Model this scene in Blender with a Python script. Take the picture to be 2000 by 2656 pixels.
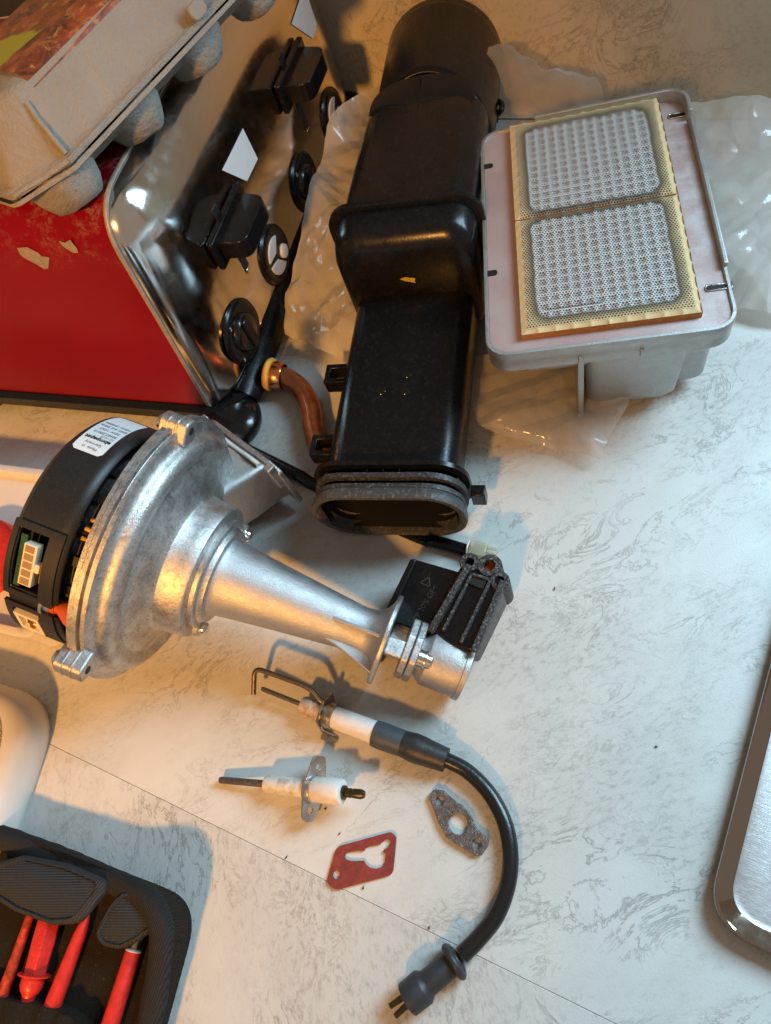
import bpy, bmesh, math, random
from mathutils import Vector, Matrix, noise
random.seed(7)
for o in list(bpy.data.objects): bpy.data.objects.remove(o)
SC = bpy.context.scene; COL = SC.collection
R = math.radians; PI = math.pi

# ------------------------------------------------------------------ camera
F_PX, CX, CY, CAM_H = 1800.0, 1000.0, 1328.0, 0.48
_n = Vector((500.0, 912.0, F_PX)).normalized(); AZ = -_n
_a = Vector((1050.0, -3648.0, F_PX)); AY = (_a - _a.dot(_n) * _n).normalized(); AX = AY.cross(AZ)
CAMP = Vector((0, 0, CAM_H))
cam = bpy.data.cameras.new('camera'); camo = bpy.data.objects.new('camera', cam); COL.objects.link(camo)
cam.sensor_fit = 'HORIZONTAL'; cam.sensor_width = 36; cam.lens = 36 * F_PX / 2000
cam.clip_start = 0.01; cam.clip_end = 50
_r = Vector((AX[0], AY[0], AZ[0])); _u = -Vector((AX[1], AY[1], AZ[1])); _b = -Vector((AX[2], AY[2], AZ[2]))
camo.matrix_world = Matrix(((_r.x, _u.x, _b.x, 0), (_r.y, _u.y, _b.y, 0), (_r.z, _u.z, _b.z, CAM_H), (0, 0, 0, 1)))
cam.dof.use_dof = True; cam.dof.focus_distance = 0.47; cam.dof.aperture_fstop = 24
SC.camera = camo

def ray(px, py):
    q = Vector((px - CX, py - CY, F_PX)); return Vector((q.dot(AX), q.dot(AY), q.dot(AZ)))
def at(px, py, z=0.0):
    q = ray(px, py); return CAMP + q * ((z - CAM_H) / q.z)
def atx(px, py, x):
    q = ray(px, py); return CAMP + q * (x / q.x)
def aty(px, py, y):
    q = ray(px, py); return CAMP + q * (y / q.y)

# ------------------------------------------------------------------ light
W = bpy.data.worlds.new('World'); SC.world = W; W.use_nodes = True
W.node_tree.nodes['Background'].inputs[0].default_value = (0.70, 0.55, 0.43, 1)
W.node_tree.nodes['Background'].inputs[1].default_value = 0.36
def aim(o, target):
    o.rotation_euler = (Vector(target) - o.location).to_track_quat('-Z', 'Y').to_euler()
# the window in the back wall, up and to the right of the table
L = bpy.data.lights.new('window_daylight', 'AREA'); L.shape = 'RECTANGLE'; L.size = 0.50; L.size_y = 0.56
L.energy = 20; L.color = (0.53, 0.82, 1.0)
wa, wb = at(905, 292), at(2000, 288); wd = (wb - wa).normalized(); wn = Vector((wd.y, -wd.x, 0))   # foot of the back wall, its direction, its normal into the room
lo = bpy.data.objects.new('window_daylight', L); COL.objects.link(lo); lo.location = wa + wd * 0.86 + wn * .03 + Vector((0, 0, .64)); aim(lo, lo.location + wn + Vector((0, 0, -.12)))
# the warm room lamp behind the photographer's left shoulder
L = bpy.data.lights.new('room_lamp', 'SPOT'); L.energy = 168; L.color = (1.0, 0.45, 0.095); L.shadow_soft_size = 0.065
L.spot_size = R(44); L.spot_blend = 1.0
lo = bpy.data.objects.new('room_lamp', L); COL.objects.link(lo); lo.location = (-0.14, -1.32, 1.22); aim(lo, (-0.63, 0.20, 0.05))
SC.view_settings.view_transform = 'Standard'; SC.view_settings.look = 'None'
SC.view_settings.exposure = 0.14; SC.view_settings.gamma = 1; SC.view_settings.use_curve_mapping = False
SC.cycles.use_denoising = True
SC.cycles.max_bounces = 10; SC.cycles.transparent_max_bounces = 24
SC.cycles.sample_clamp_indirect = 6; SC.cycles.caustics_reflective = False; SC.cycles.caustics_refractive = False

# ------------------------------------------------------------------ materials
class NT:
    def __init__(s, name):
        s.m = bpy.data.materials.new(name); s.m.use_nodes = True; s.t = s.m.node_tree
        s.b = s.t.nodes['Principled BSDF']; s.out = s.t.nodes['Material Output']
        s._co = None
    def n(s, typ, **kw):
        x = s.t.nodes.new(typ)
        for k, v in kw.items(): setattr(x, k, v)
        return x
    def link(s, a, b): s.t.links.new(a, b)
    def put(s, inp, v):
        if hasattr(v, 'is_linked') or isinstance(v, bpy.types.NodeSocket): s.link(v, inp)
        else: inp.default_value = v
    @property
    def co(s):
        if s._co is None: s._co = s.n('ShaderNodeTexCoord').outputs['Object']
        return s._co
    def map(s, scale=(1, 1, 1), rot=(0, 0, 0), loc=(0, 0, 0), vec=None):
        x = s.n('ShaderNodeMapping'); s.link(vec or s.co, x.inputs[0])
        x.inputs['Scale'].default_value = scale; x.inputs['Rotation'].default_value = rot; x.inputs['Location'].default_value = loc
        return x.outputs[0]
    def noise(s, scale, detail=4, rough=.55, dist=0, vec=None):
        x = s.n('ShaderNodeTexNoise'); s.link(vec or s.co, x.inputs['Vector'])
        x.inputs['Scale'].default_value = scale; x.inputs['Detail'].default_value = detail
        x.inputs['Roughness'].default_value = rough; x.inputs['Distortion'].default_value = dist
        return x.outputs[0]
    def voro(s, scale, feature='F1', vec=None, out=0):
        x = s.n('ShaderNodeTexVoronoi', feature=feature); s.link(vec or s.co, x.inputs['Vector']); x.inputs['Scale'].default_value = scale
        return x.outputs[out]
    def math(s, op, a, b=0.0, c=None):
        x = s.n('ShaderNodeMath', operation=op); s.put(x.inputs[0], a); s.put(x.inputs[1], b)
        if c is not None: s.put(x.inputs[2], c)
        return x.outputs[0]
    def rng(s, v, a, b, c=0.0, d=1.0, smooth=False):
        x = s.n('ShaderNodeMapRange'); s.put(x.inputs[0], v)
        if smooth: x.interpolation_type = 'SMOOTHSTEP'
        for i, q in enumerate((a, b, c, d)): x.inputs[1 + i].default_value = q
        return x.outputs[0]
    def mix(s, f, a, b):
        x = s.n('ShaderNodeMix', data_type='RGBA'); s.put(x.inputs[0], f)
        s.put(x.inputs[6], a if not isinstance(a, tuple) else (*a, 1)[:4]); s.put(x.inputs[7], b if not isinstance(b, tuple) else (*b, 1)[:4])
        return x.outputs[2]
    def xyz(s, vec=None):
        x = s.n('ShaderNodeSeparateXYZ'); s.link(vec or s.co, x.inputs[0]); return x.outputs
    def bump(s, h, dist, strength=1.0, prev=None):
        x = s.n('ShaderNodeBump'); x.inputs['Strength'].default_value = strength; x.inputs['Distance'].default_value = dist
        s.link(h, x.inputs['Height'])
        if prev: s.link(prev, x.inputs['Normal'])
        s.link(x.outputs[0], s.b.inputs['Normal']); return x.outputs[0]
    def base(s, c): s.put(s.b.inputs['Base Color'], (*c, 1)[:4] if isinstance(c, tuple) else c)
    def set(s, **kw):
        for k, v in kw.items(): s.put(s.b.inputs[k.replace('_', ' ')], v)
MAT = {}
def simple(name, col, rough=.5, metal=0.0, var=.0, vscale=200, bump=0.0, bscale=800, coat=0.0, roughvar=0.0, ior=None, dust=0.0):
    q = NT(name)
    c = col
    if var:
        f = q.noise(vscale, 5)
        c = q.mix(q.rng(f, .35, .65), tuple(x * (1 - var) for x in col), tuple(min(1, x * (1 + var)) for x in col))
    if dust:
        d = q.math('MULTIPLY', q.rng(q.noise(bscale * .5, 6, .7), .52, .66), dust)
        c = q.mix(d, c, (.32, .31, .30))
    q.base(c); q.set(Metallic=metal)
    if roughvar:
        q.set(Roughness=q.rng(q.noise(vscale * .6, 5, .65), .3, .7, max(.02, rough - roughvar), rough + roughvar))
    else: q.set(Roughness=rough)
    if bump: q.bump(q.noise(bscale, 4), bump)
    if coat: q.set(Coat_Weight=coat)
    MAT[name] = q.m; return q

def vinyl(name, rot, off, streak, tint=(1, 1, 1)):
    q = NT(name)
    v = q.map(rot=(0, 0, rot), loc=off)
    vs = q.map(scale=(1.0, streak, 1), vec=v)
    warp = q.noise(7, 5, .6, vec=vs)
    blot = q.noise(5.5, 6, .62, .6, vec=vs)
    n1 = q.noise(17, 9, .66, 1.3, vec=vs); n2 = q.noise(42, 8, .7, .9, vec=vs)
    ridge1 = q.rng(q.math('ABSOLUTE', q.math('SUBTRACT', n1, .5)), .0, .020, 1, 0, True)
    ridge2 = q.rng(q.math('ABSOLUTE', q.math('SUBTRACT', n2, .48)), .0, .030, 1, 0, True)
    big = q.rng(q.noise(3.2, 3, .6, vec=v), .32, .58, .30, 1, True)
    mask1 = q.math('MULTIPLY', big, q.rng(q.noise(8, 5, .65, vec=vs), .40, .64, 0, 1, True))
    mask2 = q.math('MULTIPLY', big, q.rng(q.noise(11, 5, .7, vec=vs), .46, .68, 0, 1, True))
    fine = q.rng(q.noise(150, 5, .7, vec=vs), .50, .68)
    patch = q.math('MULTIPLY', q.rng(blot, .38, .62, 0, 1, True), q.math('ADD', .25, q.math('MULTIPLY', fine, .75)))
    c = q.mix(q.rng(warp, .3, .7), (.70, .695, .665), (.61, .605, .58))
    c = q.mix(q.math('MULTIPLY', patch, .78), c, (.36, .34, .315))
    c = q.mix(q.math('MULTIPLY', q.math('MULTIPLY', ridge1, mask1), .68), c, (.26, .235, .21))
    c = q.mix(q.math('MULTIPLY', q.math('MULTIPLY', ridge2, mask2), .60), c, (.28, .255, .23))
    if tint != (1, 1, 1):
        x = q.n('ShaderNodeMix', data_type='RGBA', blend_type='MULTIPLY'); x.inputs[0].default_value = 1; q.link(c, x.inputs[6]); x.inputs[7].default_value = (*tint, 1); c = x.outputs[2]
    q.base(c); q.set(Roughness=q.rng(q.noise(60, 4), .3, .7, .34, .48))
    q.set(Specular_IOR_Level=.4)
    h = q.math('SUBTRACT', q.noise(700, 4, .6), q.math('MULTIPLY', q.math('MULTIPLY', ridge1, mask1), .6))
    q.bump(h, .00025, .6)
    MAT[name] = q.m
vinyl('vinyl_a', R(-38), (3.1, 1.7, 0), 1.9)
vinyl('vinyl_b', R(64), (7.4, 2.2, 0), 1.7)
vinyl('vinyl_wall', R(20), (1.4, 5.2, .3), 1.6, (1.08, .94, .76))

# red enamel with scuffs that thicken towards the chrome edge and the top
q = NT('red_enamel')
x = q.xyz()
top = q.rng(x[2], .165, .215); edge = q.rng(x[0], -.15, -.03)
sc = q.noise(120, 8, .75, 1.2); scl = q.rng(q.math('ABSOLUTE', q.math('SUBTRACT', sc, .5)), 0, .05, 1, 0)
mk = q.math('MULTIPLY', q.math('MULTIPLY', top, edge), q.rng(q.noise(45, 5, .7), .47, .60))
speck = q.rng(q.noise(210, 6, .75), .63, .67)
wear = q.math('MINIMUM', 1.0, q.math('MULTIPLY', mk, q.math('ADD', q.math('MULTIPLY', scl, .75), speck)))
q.base(q.mix(wear, q.mix(q.rng(q.noise(9, 3), .3, .7), (.19, .001, .006), (.23, .0015, .008)), (.34, .27, .21)))
q.set(Roughness=q.rng(wear, 0, 1, .30, .6), Coat_Weight=.04, Coat_Roughness=.10, Specular_IOR_Level=.12)
q.bump(q.noise(30, 2), .0006, .25); MAT['red_enamel'] = q.m

q = simple('chrome', (.80, .78, .76), .10, 1.0); 
q.set(Roughness=q.rng(q.noise(90, 6, .7), .35, .75, .09, .22)); q.bump(q.noise(26, 2), .0004, .3)
simple('bare_tin', (.34, .29, .24), .5, .2, .15, 300)
def castal(name, col, rough, mott, bscale, tint=(.40, .38, .36)):
    q = NT(name)
    m = q.rng(q.noise(95, 9, .78, .5), .46, .66)
    m2 = q.rng(q.noise(520, 6, .8), .50, .64)
    f = q.math('MULTIPLY', q.math('MINIMUM', 1.0, q.math('ADD', q.math('MULTIPLY', m, .58), q.math('MULTIPLY', m2, .60))), mott)
    q.base(q.mix(f, col, tint)); q.set(Metallic=1.0, Roughness=q.rng(q.noise(110, 5, .65), .3, .7, rough - .09, rough + .10))
    q.bump(q.noise(bscale, 7, .72), .0006, .6); MAT[name] = q.m
castal('cast_aluminium', (.60, .595, .59), .45, 1.0, 620, (.22, .212, .205))
castal('smooth_aluminium', (.52, .52, .53), .50, .45, 900, (.34, .33, .32))
castal('grey_casting', (.50, .50, .49), .52, .6, 500, (.36, .355, .34))
# the burner's casting face, flushed pink by heat and frosted with pale powder
q = NT('heat_stained_aluminium')
x = q.xyz()
pw = q.math('MULTIPLY', q.rng(x[0], .03, .075), q.rng(q.noise(38, 6, .7), .40, .62))
c = q.mix(q.rng(q.noise(22, 5, .6), .3, .7), (.44, .30, .29), (.50, .40, .39))
c = q.mix(q.math('MULTIPLY', pw, .75), c, (.66, .65, .66))
q.base(c); q.set(Metallic=.35, Roughness=.55); q.bump(q.noise(900, 5, .7), .0004, .6); MAT['heat_stained_aluminium'] = q.m

simple('steel', (.60, .59, .57), .28, 1.0, .12, 300, .0001, 900, roughvar=.1)
simple('polished_rim', (.42, .38, .36), .10, 1.0, roughvar=.05)
simple('zinc_screw', (.70, .70, .68), .22, 1.0)
simple('dark_rod', (.16, .125, .085), .42, .85, .25, 500, .0001, 1200)
simple('grey_rod', (.17, .15, .14), .45, .8, .25, 500, .0001, 1200)
simple('brass_dark', (.10, .085, .05), .38, 1.0, .2, 600)
simple('bracket_steel', (.42, .38, .31), .33, 1.0, .3, 260, .0002, 700, roughvar=.12)
simple('black_plastic', (.006, .006, .007), .25, 0, .15, 120, .00006, 500, roughvar=.07, dust=.02).set(Specular_IOR_Level=.28)
simple('black_gloss', (.006, .006, .007), .20, 0, roughvar=.08, dust=.02)
simple('motor_plastic', (.012, .012, .013), .42, 0, .1, 150, .0001, 1500, dust=.03)
simple('rubber', (.018, .018, .018), .55, 0, .2, 200, .0002, 900, dust=.35)
simple('grey_rubber', (.045, .045, .045), .55, 0, .15, 200, .0003, 700, dust=.3)
simple('dusty_black', (.016, .017, .018), .5, 0, .2, 300, .0006, 1300, dust=.75)
simple('heat_shrink', (.020, .022, .025), .45, 0, .2, 200, .0003, 200)
simple('cable_sheath', (.010, .010, .011), .30, 0, bump=.0002, bscale=260)
simple('slate_rubber', (.050, .062, .075), .5, 0, .15, 150)
simple('porcelain', (.80, .76, .73), .38, 0, .05, 250)
q = NT('heated_porcelain'); q.base(q.mix(q.rng(q.noise(140, 5, .6), .35, .62), (.74, .66, .58), (.42, .27, .19))); q.set(Roughness=.5); MAT['heated_porcelain'] = q.m
q = NT('smoked_porcelain'); q.base(q.mix(q.math('MULTIPLY', q.rng(q.noise(130, 4, .6), .48, .68), .65), (.80, .77, .73), (.36, .28, .25))); q.set(Roughness=.45); MAT['smoked_porcelain'] = q.m
simple('ceramic_bead', (.80, .64, .34), .7, 0, .08, 200, .0003, 900)
simple('ceramic_side', (.45, .22, .07), .7, 0, .15, 200)
simple('copper', (.42, .135, .055), .38, .85, .22, 110, .0001, 600, roughvar=.10)
simple('copper_bright', (.72, .26, .08), .22, 1.0)
simple('yellow_seal', (.78, .44, .09), .45, 0, .05)
simple('red_gasket', (.24, .035, .028), .62, 0, .22, 260, .0003, 1300)
simple('graphite_gasket', (.17, .155, .15), .42, .65, .30, 420, .0007, 620, roughvar=.14)
simple('white_plastic', (.72, .69, .66), .40, 0, .03, 40)
simple('nylon', (.80, .68, .50), .45, 0, .05, 300)
simple('nylon_hole', (.30, .20, .10), .6)
simple('cream_connector', (.78, .70, .56), .45)
simple('gold_pin', (.50, .36, .12), .3, 1.0)
simple('circuit_board', (.01, .07, .03), .4, 0, .3, 500)
simple('orange_rubber', (.55, .10, .03), .45)
simple('plain_white', (.78, .78, .78), .42, 0, .02, 100)
simple('print_black', (.02, .02, .02), .5)
simple('print_grey', (.28, .29, .32), .5)
simple('white_gasket', (.80, .76, .70), .6, 0, .05, 200)
simple('yellow_paint', (.60, .42, .02), .5, 0, .2, 600)
simple('red_plastic', (.60, .028, .022), .36, 0, .14, 200, .0003, 500, roughvar=.08)
simple('worn_red_plastic', (.42, .035, .015), .45, 0, .5, 240, .0003, 500)
simple('crumb', (.05, .035, .03), .8)
simple('crumb_red', (.20, .03, .015), .7)
simple('sheet_base', (.52, .50, .47), .8)
simple('white_lens', (.66, .63, .62), .35)
simple('pink_white', (.60, .58, .60), .4)
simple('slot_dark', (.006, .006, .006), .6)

q = NT('leather_grain_plastic'); q.base((.66, .65, .64)); q.set(Roughness=.42)
v = q.map(scale=(1, 1.6, 1)); w = q.noise(120, 3, .5, 2.2, vec=v)
q.bump(q.rng(q.math('ABSOLUTE', q.math('SUBTRACT', w, .5)), 0, .09), .0022, 1.0); MAT['leather_grain_plastic'] = q.m

q = NT('brushed_steel')
v = q.map(scale=(1, 22, 1), rot=(0, 0, R(35)))
s1 = q.noise(130, 6, .7, vec=v); s2 = q.noise(90, 6, .7, vec=q.map(scale=(1, 30, 1), rot=(0, 0, R(-28))))
q.base(q.mix(q.noise(14, 4), (.50, .475, .475), (.57, .55, .55))); q.set(Metallic=1.0, Roughness=q.rng(q.math('MAXIMUM', s1, s2), .4, .8, .34, .52))
q.bump(q.math('ADD', s1, s2), .00015, .5); MAT['brushed_steel'] = q.m

def pulp(name, col):
    q = NT(name)
    sp = q.rng(q.voro(260), .0, .10, 1, 0); spm = q.rng(q.noise(60, 2), .56, .64)
    c = q.mix(q.rng(q.noise(35, 6, .65), .3, .7), tuple(v * .9 for v in col), col)
    q.base(q.mix(q.math('MULTIPLY', q.math('MULTIPLY', sp, spm), .6), c, (.16, .13, .11))); q.set(Roughness=.9, Specular_IOR_Level=.2)
    q.bump(q.math('ADD', q.noise(260, 6, .7), q.math('MULTIPLY', q.noise(60, 5, .65), 1.6)), .0022, .9); MAT[name] = q.m
pulp('paper_pulp', (.33, .30, .262)); pulp('paper_pulp_grey', (.33, .305, .275))

# printed picture label: browned crust over yellow-green
q = NT('picture_label')
n1 = q.noise(24, 7, .65, 2.5); n2 = q.noise(70, 6, .7, 1.5); n3 = q.noise(9, 3, .5)
c = q.mix(q.rng(n1, .36, .62), (.035, .018, .014), (.30, .07, .022))
c = q.mix(q.math('MULTIPLY', q.rng(n2, .54, .70), .8), c, (.58, .30, .12))
c = q.mix(q.rng(q.noise(13, 3, .5, .6), .60, .63), c, (.30, .30, .02))
q.base(c); q.set(Roughness=.42); MAT['picture_label'] = q.m

def film(name, fac, tint):
    q = NT(name)
    tr = q.n('ShaderNodeBsdfTransparent'); tr.inputs[0].default_value = (.97, .96, .95, 1)
    q.base(tint); q.set(Roughness=.14, Specular_IOR_Level=.9, Transmission_Weight=0.0)
    tl = q.n('ShaderNodeBsdfTranslucent'); tl.inputs[0].default_value = (*tint, 1)
    mm = q.n('ShaderNodeMixShader'); mm.inputs[0].default_value = .45
    q.link(q.b.outputs[0], mm.inputs[1]); q.link(tl.outputs[0], mm.inputs[2])
    ms = q.n('ShaderNodeMixShader'); q.put(ms.inputs[0], q.rng(q.noise(22, 4, .6), .3, .7, fac - .12, fac + .12))
    q.link(tr.outputs[0], ms.inputs[1]); q.link(mm.outputs[0], ms.inputs[2]); q.link(ms.outputs[0], q.out.inputs[0])
    cr = q.math('MINIMUM', q.rng(q.math('ABSOLUTE', q.math('SUBTRACT', q.noise(11, 1, .4, .3), .5)), 0, .22), q.rng(q.math('ABSOLUTE', q.math('SUBTRACT', q.noise(17, 1, .4, .2), .46)), 0, .25))
    q.bump(cr, .0060, .5); MAT[name] = q.m
film('poly_film', .80, (.86, .82, .78)); film('poly_film_thin', .62, (.78, .73, .68)); film('clear_nylon', .55, (.80, .74, .55))

def cloth(name, col, scale, rot, rib=True):
    q = NT(name)
    w = q.n('ShaderNodeTexWave', bands_direction='X'); q.link(q.map(rot=(0, 0, rot)), w.inputs[0]); w.inputs['Scale'].default_value = scale
    w.inputs['Distortion'].default_value = .6; w.inputs['Detail'].default_value = 1
    h = w.outputs['Fac']
    if not rib:
        w2 = q.n('ShaderNodeTexWave', bands_direction='Y'); q.link(q.map(rot=(0, 0, rot)), w2.inputs[0]); w2.inputs['Scale'].default_value = scale
        h = q.math('MULTIPLY', h, w2.outputs['Fac'])
    lint = q.math('MULTIPLY', q.rng(q.noise(500, 5, .75), .60, .72), .5)
    q.base(q.mix(lint, q.mix(h, tuple(v * .62 for v in col), col), (.16, .12, .085))); q.set(Roughness=.92, Specular_IOR_Level=.15)
    q.bump(q.math('ADD', h, q.math('MULTIPLY', q.noise(120, 4), 1.5)), .0005, .7); MAT[name] = q.m
cloth('woven_black', (.028, .022, .017), 260, R(20), False)
cloth('ribbed_binding', (.034, .032, .032), 230, R(8)); cloth('ribbed_flap', (.045, .049, .056), 200, R(75)); cloth('flap_binding', (.050, .052, .056), 170, R(20))

# perforated ceramic: fine hexagonal holes, cream round the edge, sooty ring, pale burnt-clean field
def ceramic(name, w, h):
    q = NT(name)
    x = q.xyz(); p = .00205
    def grid(ox, oy):
        gx = q.math('SUBTRACT', q.math('FRACT', q.math('ADD', q.math('DIVIDE', x[0], p), ox)), .5)
        gy = q.math('SUBTRACT', q.math('FRACT', q.math('ADD', q.math('DIVIDE', x[1], p * 1.732), oy)), .5)
        gy = q.math('MULTIPLY', gy, 1.732)
        return q.math('SQRT', q.math('ADD', q.math('MULTIPLY', gx, gx), q.math('MULTIPLY', gy, gy)))
    d = q.math('MINIMUM', grid(0, 0), grid(.5, .5))
    hole = q.rng(d, .29, .39, 1, 0, True)
    ex = q.math('SUBTRACT', w / 2, q.math('ABSOLUTE', x[0])); ey = q.math('MINIMUM', q.math('ADD', h / 2, x[1]), q.math('ADD', q.math('SUBTRACT', h / 2, x[1]), .0065))
    rx = q.math('MAXIMUM', q.math('SUBTRACT', .020, ex), 0.0); ry = q.math('MAXIMUM', q.math('SUBTRACT', .020, ey), 0.0)
    e = q.math('ADD', q.math('SUBTRACT', .020, q.math('SQRT', q.math('ADD', q.math('MULTIPLY', rx, rx), q.math('MULTIPLY', ry, ry)))), q.math('MULTIPLY', q.math('SUBTRACT', q.noise(90, 3), .5), .004))
    inside = q.rng(q.math('MINIMUM', ex, ey), .0032, .0048)
    soot = q.math('MULTIPLY', q.rng(e, .0045, .0105, 0, 1, False), q.rng(e, .0108, .0128, 1, 0, True))
    field = q.rng(e, .0102, .0125, 0, 1, True)
    bx = q.math('ABSOLUTE', q.math('SUBTRACT', q.math('FRACT', q.math('DIVIDE', x[0], .0075)), .5))
    by = q.math('ABSOLUTE', q.math('SUBTRACT', q.math('FRACT', q.math('DIVIDE', x[1], .0075)), .5))
    bl = q.math('MULTIPLY', q.rng(q.math('MAXIMUM', bx, by), .22, .42, 1, 0, True), field)
    c = q.mix(field, q.mix(q.noise(70, 4), (.62, .46, .24), (.68, .53, .31)), (.66, .645, .63))
    midb = q.math('MULTIPLY', q.rng(x[1], h / 2 - .0050, h / 2 - .0035), q.rng(ex, .008, .014))
    c = q.mix(q.math('MULTIPLY', midb, .75), c, (.34, .29, .22))
    c = q.mix(q.math('MULTIPLY', soot, .85), c, (.10, .085, .07))
    c = q.mix(q.math('MULTIPLY', bl, .50), c, (.17, .16, .155))  # shade of the dimples painted into the colour, dark at each block centre
    c = q.mix(q.math('MULTIPLY', q.math('MULTIPLY', hole, inside), .92), c, (.03, .027, .025))
    q.base(c); q.set(Roughness=.85, Specular_IOR_Level=.2)
    q.bump(q.math('SUBTRACT', 1.0, q.math('MULTIPLY', hole, inside)), .0006, .7); MAT[name] = q.m

# ------------------------------------------------------------------ mesh helpers
def link(o, parent=None):
    COL.objects.link(o)
    if parent is not None: o.parent = parent
    return o
def mesh_obj(name, bm, mat, parent=None, world=True, smooth=35, bevel=0, seg=2, label=None, subsurf=0):
    """one bmesh -> one object. World-space vertices are brought into the parent's frame."""
    bmesh.ops.recalc_face_normals(bm, faces=bm.faces)
    if parent is not None and world:
        bm.transform(frame_of(parent).inverted())
    me = bpy.data.meshes.new(name); bm.to_mesh(me); bm.free()
    return mesh_data_obj(name, me, mat, parent, smooth, bevel, seg, label, subsurf)
def mesh_data_obj(name, me, mat, parent=None, smooth=35, bevel=0, seg=2, label=None, subsurf=0):
    if smooth:
        for p in me.polygons: p.use_smooth = True
        me.set_sharp_from_angle(angle=R(smooth))
    me.materials.clear(); me.materials.append(MAT[mat])
    o = bpy.data.objects.new(name, me); link(o, parent)
    if parent is not None: _frames[o.name] = frame_of(parent).copy()
    if bevel:
        b = o.modifiers.new('bevel', 'BEVEL'); b.width = bevel; b.segments = seg; b.limit_method = 'ANGLE'; b.angle_limit = R(40); b.harden_normals = False
    if subsurf:
        s = o.modifiers.new('sub', 'SUBSURF'); s.levels = subsurf; s.render_levels = subsurf
    if label: o['label'] = label
    return o
_frames = {}
def frame_of(o):
    if o.name in _frames:
        m = _frames[o.name]
    else: m = Matrix.Identity(4)
    return m
def thing(name, label, cat, M=None, group=None):
    o = bpy.data.objects.new(name, None); COL.objects.link(o); o.empty_display_size = .02
    M = M or Matrix.Identity(4); o.matrix_world = M; _frames[o.name] = M.copy()
    o['label'] = label; o['category'] = cat
    if group: o['group'] = group
    return o
def part_frame(o, parent):
    _frames[o.name] = frame_of(parent).copy(); return o
def tag(o, label, cat, group=None):
    o['label'] = label; o['category'] = cat
    if group: o['group'] = group
    return o
def MX(loc, xa, za):
    xa = Vector(xa).normalized(); za = Vector(za); za = (za - za.dot(xa) * xa).normalized(); ya = za.cross(xa)
    return Matrix(((xa.x, ya.x, za.x, loc[0]), (xa.y, ya.y, za.y, loc[1]), (xa.z, ya.z, za.z, loc[2]), (0, 0, 0, 1)))
def MZ(loc, deg): return Matrix.Translation(Vector(loc)) @ Matrix.Rotation(R(deg), 4, 'Z')

def add_loft(bm, rings, cap0=True, cap1=True, closed=True):
    vs = [[bm.verts.new(p) for p in r] for r in rings]
    n = len(rings[0])
    for a, b in zip(vs[:-1], vs[1:]):
        for i in range(n if closed else n - 1):
            j = (i + 1) % n; bm.faces.new((a[i], a[j], b[j], b[i]))
    if cap0 and closed: bm.faces.new(list(reversed(vs[0])))
    if cap1 and closed: bm.faces.new(vs[-1])
    return vs
def add_lathe(bm, prof, M, n=64, cap0=True, cap1=True, squash=None):
    """profile of (t, r) about the local x axis of M"""
    rings = []
    for t, r in prof:
        rings.append([M @ Vector((t, r * math.cos(2 * PI * k / n), r * math.sin(2 * PI * k / n))) for k in range(n)])
    add_loft(bm, rings, cap0, cap1)
def add_tube(bm, pts, rad, n=14, caps=True):
    pts = [Vector(p) for p in pts]; m = len(pts)
    rads = rad if isinstance(rad, (list, tuple)) else [rad] * m
    tang = [(pts[min(i + 1, m - 1)] - pts[max(i - 1, 0)]).normalized() for i in range(m)]
    up = Vector((0, 0, 1)) if abs(tang[0].z) < .9 else Vector((1, 0, 0))
    nrm = tang[0].cross(up).normalized(); rings = []
    for i in range(m):
        nrm = (nrm - nrm.dot(tang[i]) * tang[i]).normalized(); bn = tang[i].cross(nrm)
        rings.append([pts[i] + rads[i] * (math.cos(2 * PI * k / n) * nrm + math.sin(2 * PI * k / n) * bn) for k in range(n)])
    add_loft(bm, rings, caps, caps)
def spline(pts, n=8):
    """Catmull-Rom through pts"""
    pts = [Vector(p) for p in pts]; P = [2 * pts[0] - pts[1]] + pts + [2 * pts[-1] - pts[-2]]; out = []
    for i in range(1, len(P) - 2):
        for k in range(n):
            t = k / n; a, b, c, d = P[i - 1], P[i], P[i + 1], P[i + 2]
            out.append(.5 * ((2 * b) + (c - a) * t + (2 * a - 5 * b + 4 * c - d) * t * t + (3 * b - a - 3 * c + d) * t ** 3))
    out.append(pts[-1]); return out
def bend(pts, r, n=6):
    """polyline with its corners rounded by radius r"""
    pts = [Vector(p) for p in pts]; out = [pts[0]]
    for a, b, c in zip(pts[:-2], pts[1:-1], pts[2:]):
        d1 = (a - b).normalized(); d2 = (c - b).normalized(); p, q2 = b + d1 * r, b + d2 * r
        for k in range(n + 1):
            t = k / n; out.append((1 - t) ** 2 * p + 2 * t * (1 - t) * b + t * t * q2)
    out.append(pts[-1]); return out
def rrect(w, h, r, n=6, cx=0, cy=0):
    out = []
    for sx, sy, a0 in ((1, 1, 0), (-1, 1, 90), (-1, -1, 180), (1, -1, 270)):
        for k in range(n + 1):
            a = R(a0 + 90 * k / n); out.append((cx + sx * (w / 2 - r) + r * math.cos(a), cy + sy * (h / 2 - r) + r * math.sin(a)))
    return out
def rpoly(pts, r, n=5):
    """2-D polygon with rounded corners; r a number or one per corner"""
    m = len(pts); out = []
    for i in range(m):
        a, b, c = Vector(pts[i - 1]), Vector(pts[i]), Vector(pts[(i + 1) % m]); rr = r[i] if isinstance(r, (list, tuple)) else r
        d1, d2 = (a - b).normalized(), (c - b).normalized(); ang = d1.angle(d2); k0 = min(rr / math.tan(ang / 2), .48 * (a - b).length, .48 * (c - b).length)
        p, q2 = b + d1 * k0, b + d2 * k0
        for k in range(n + 1):
            t = k / n; v = (1 - t) ** 2 * p + 2 * t * (1 - t) * b + t * t * q2; out.append((v.x, v.y))
    return out
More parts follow.
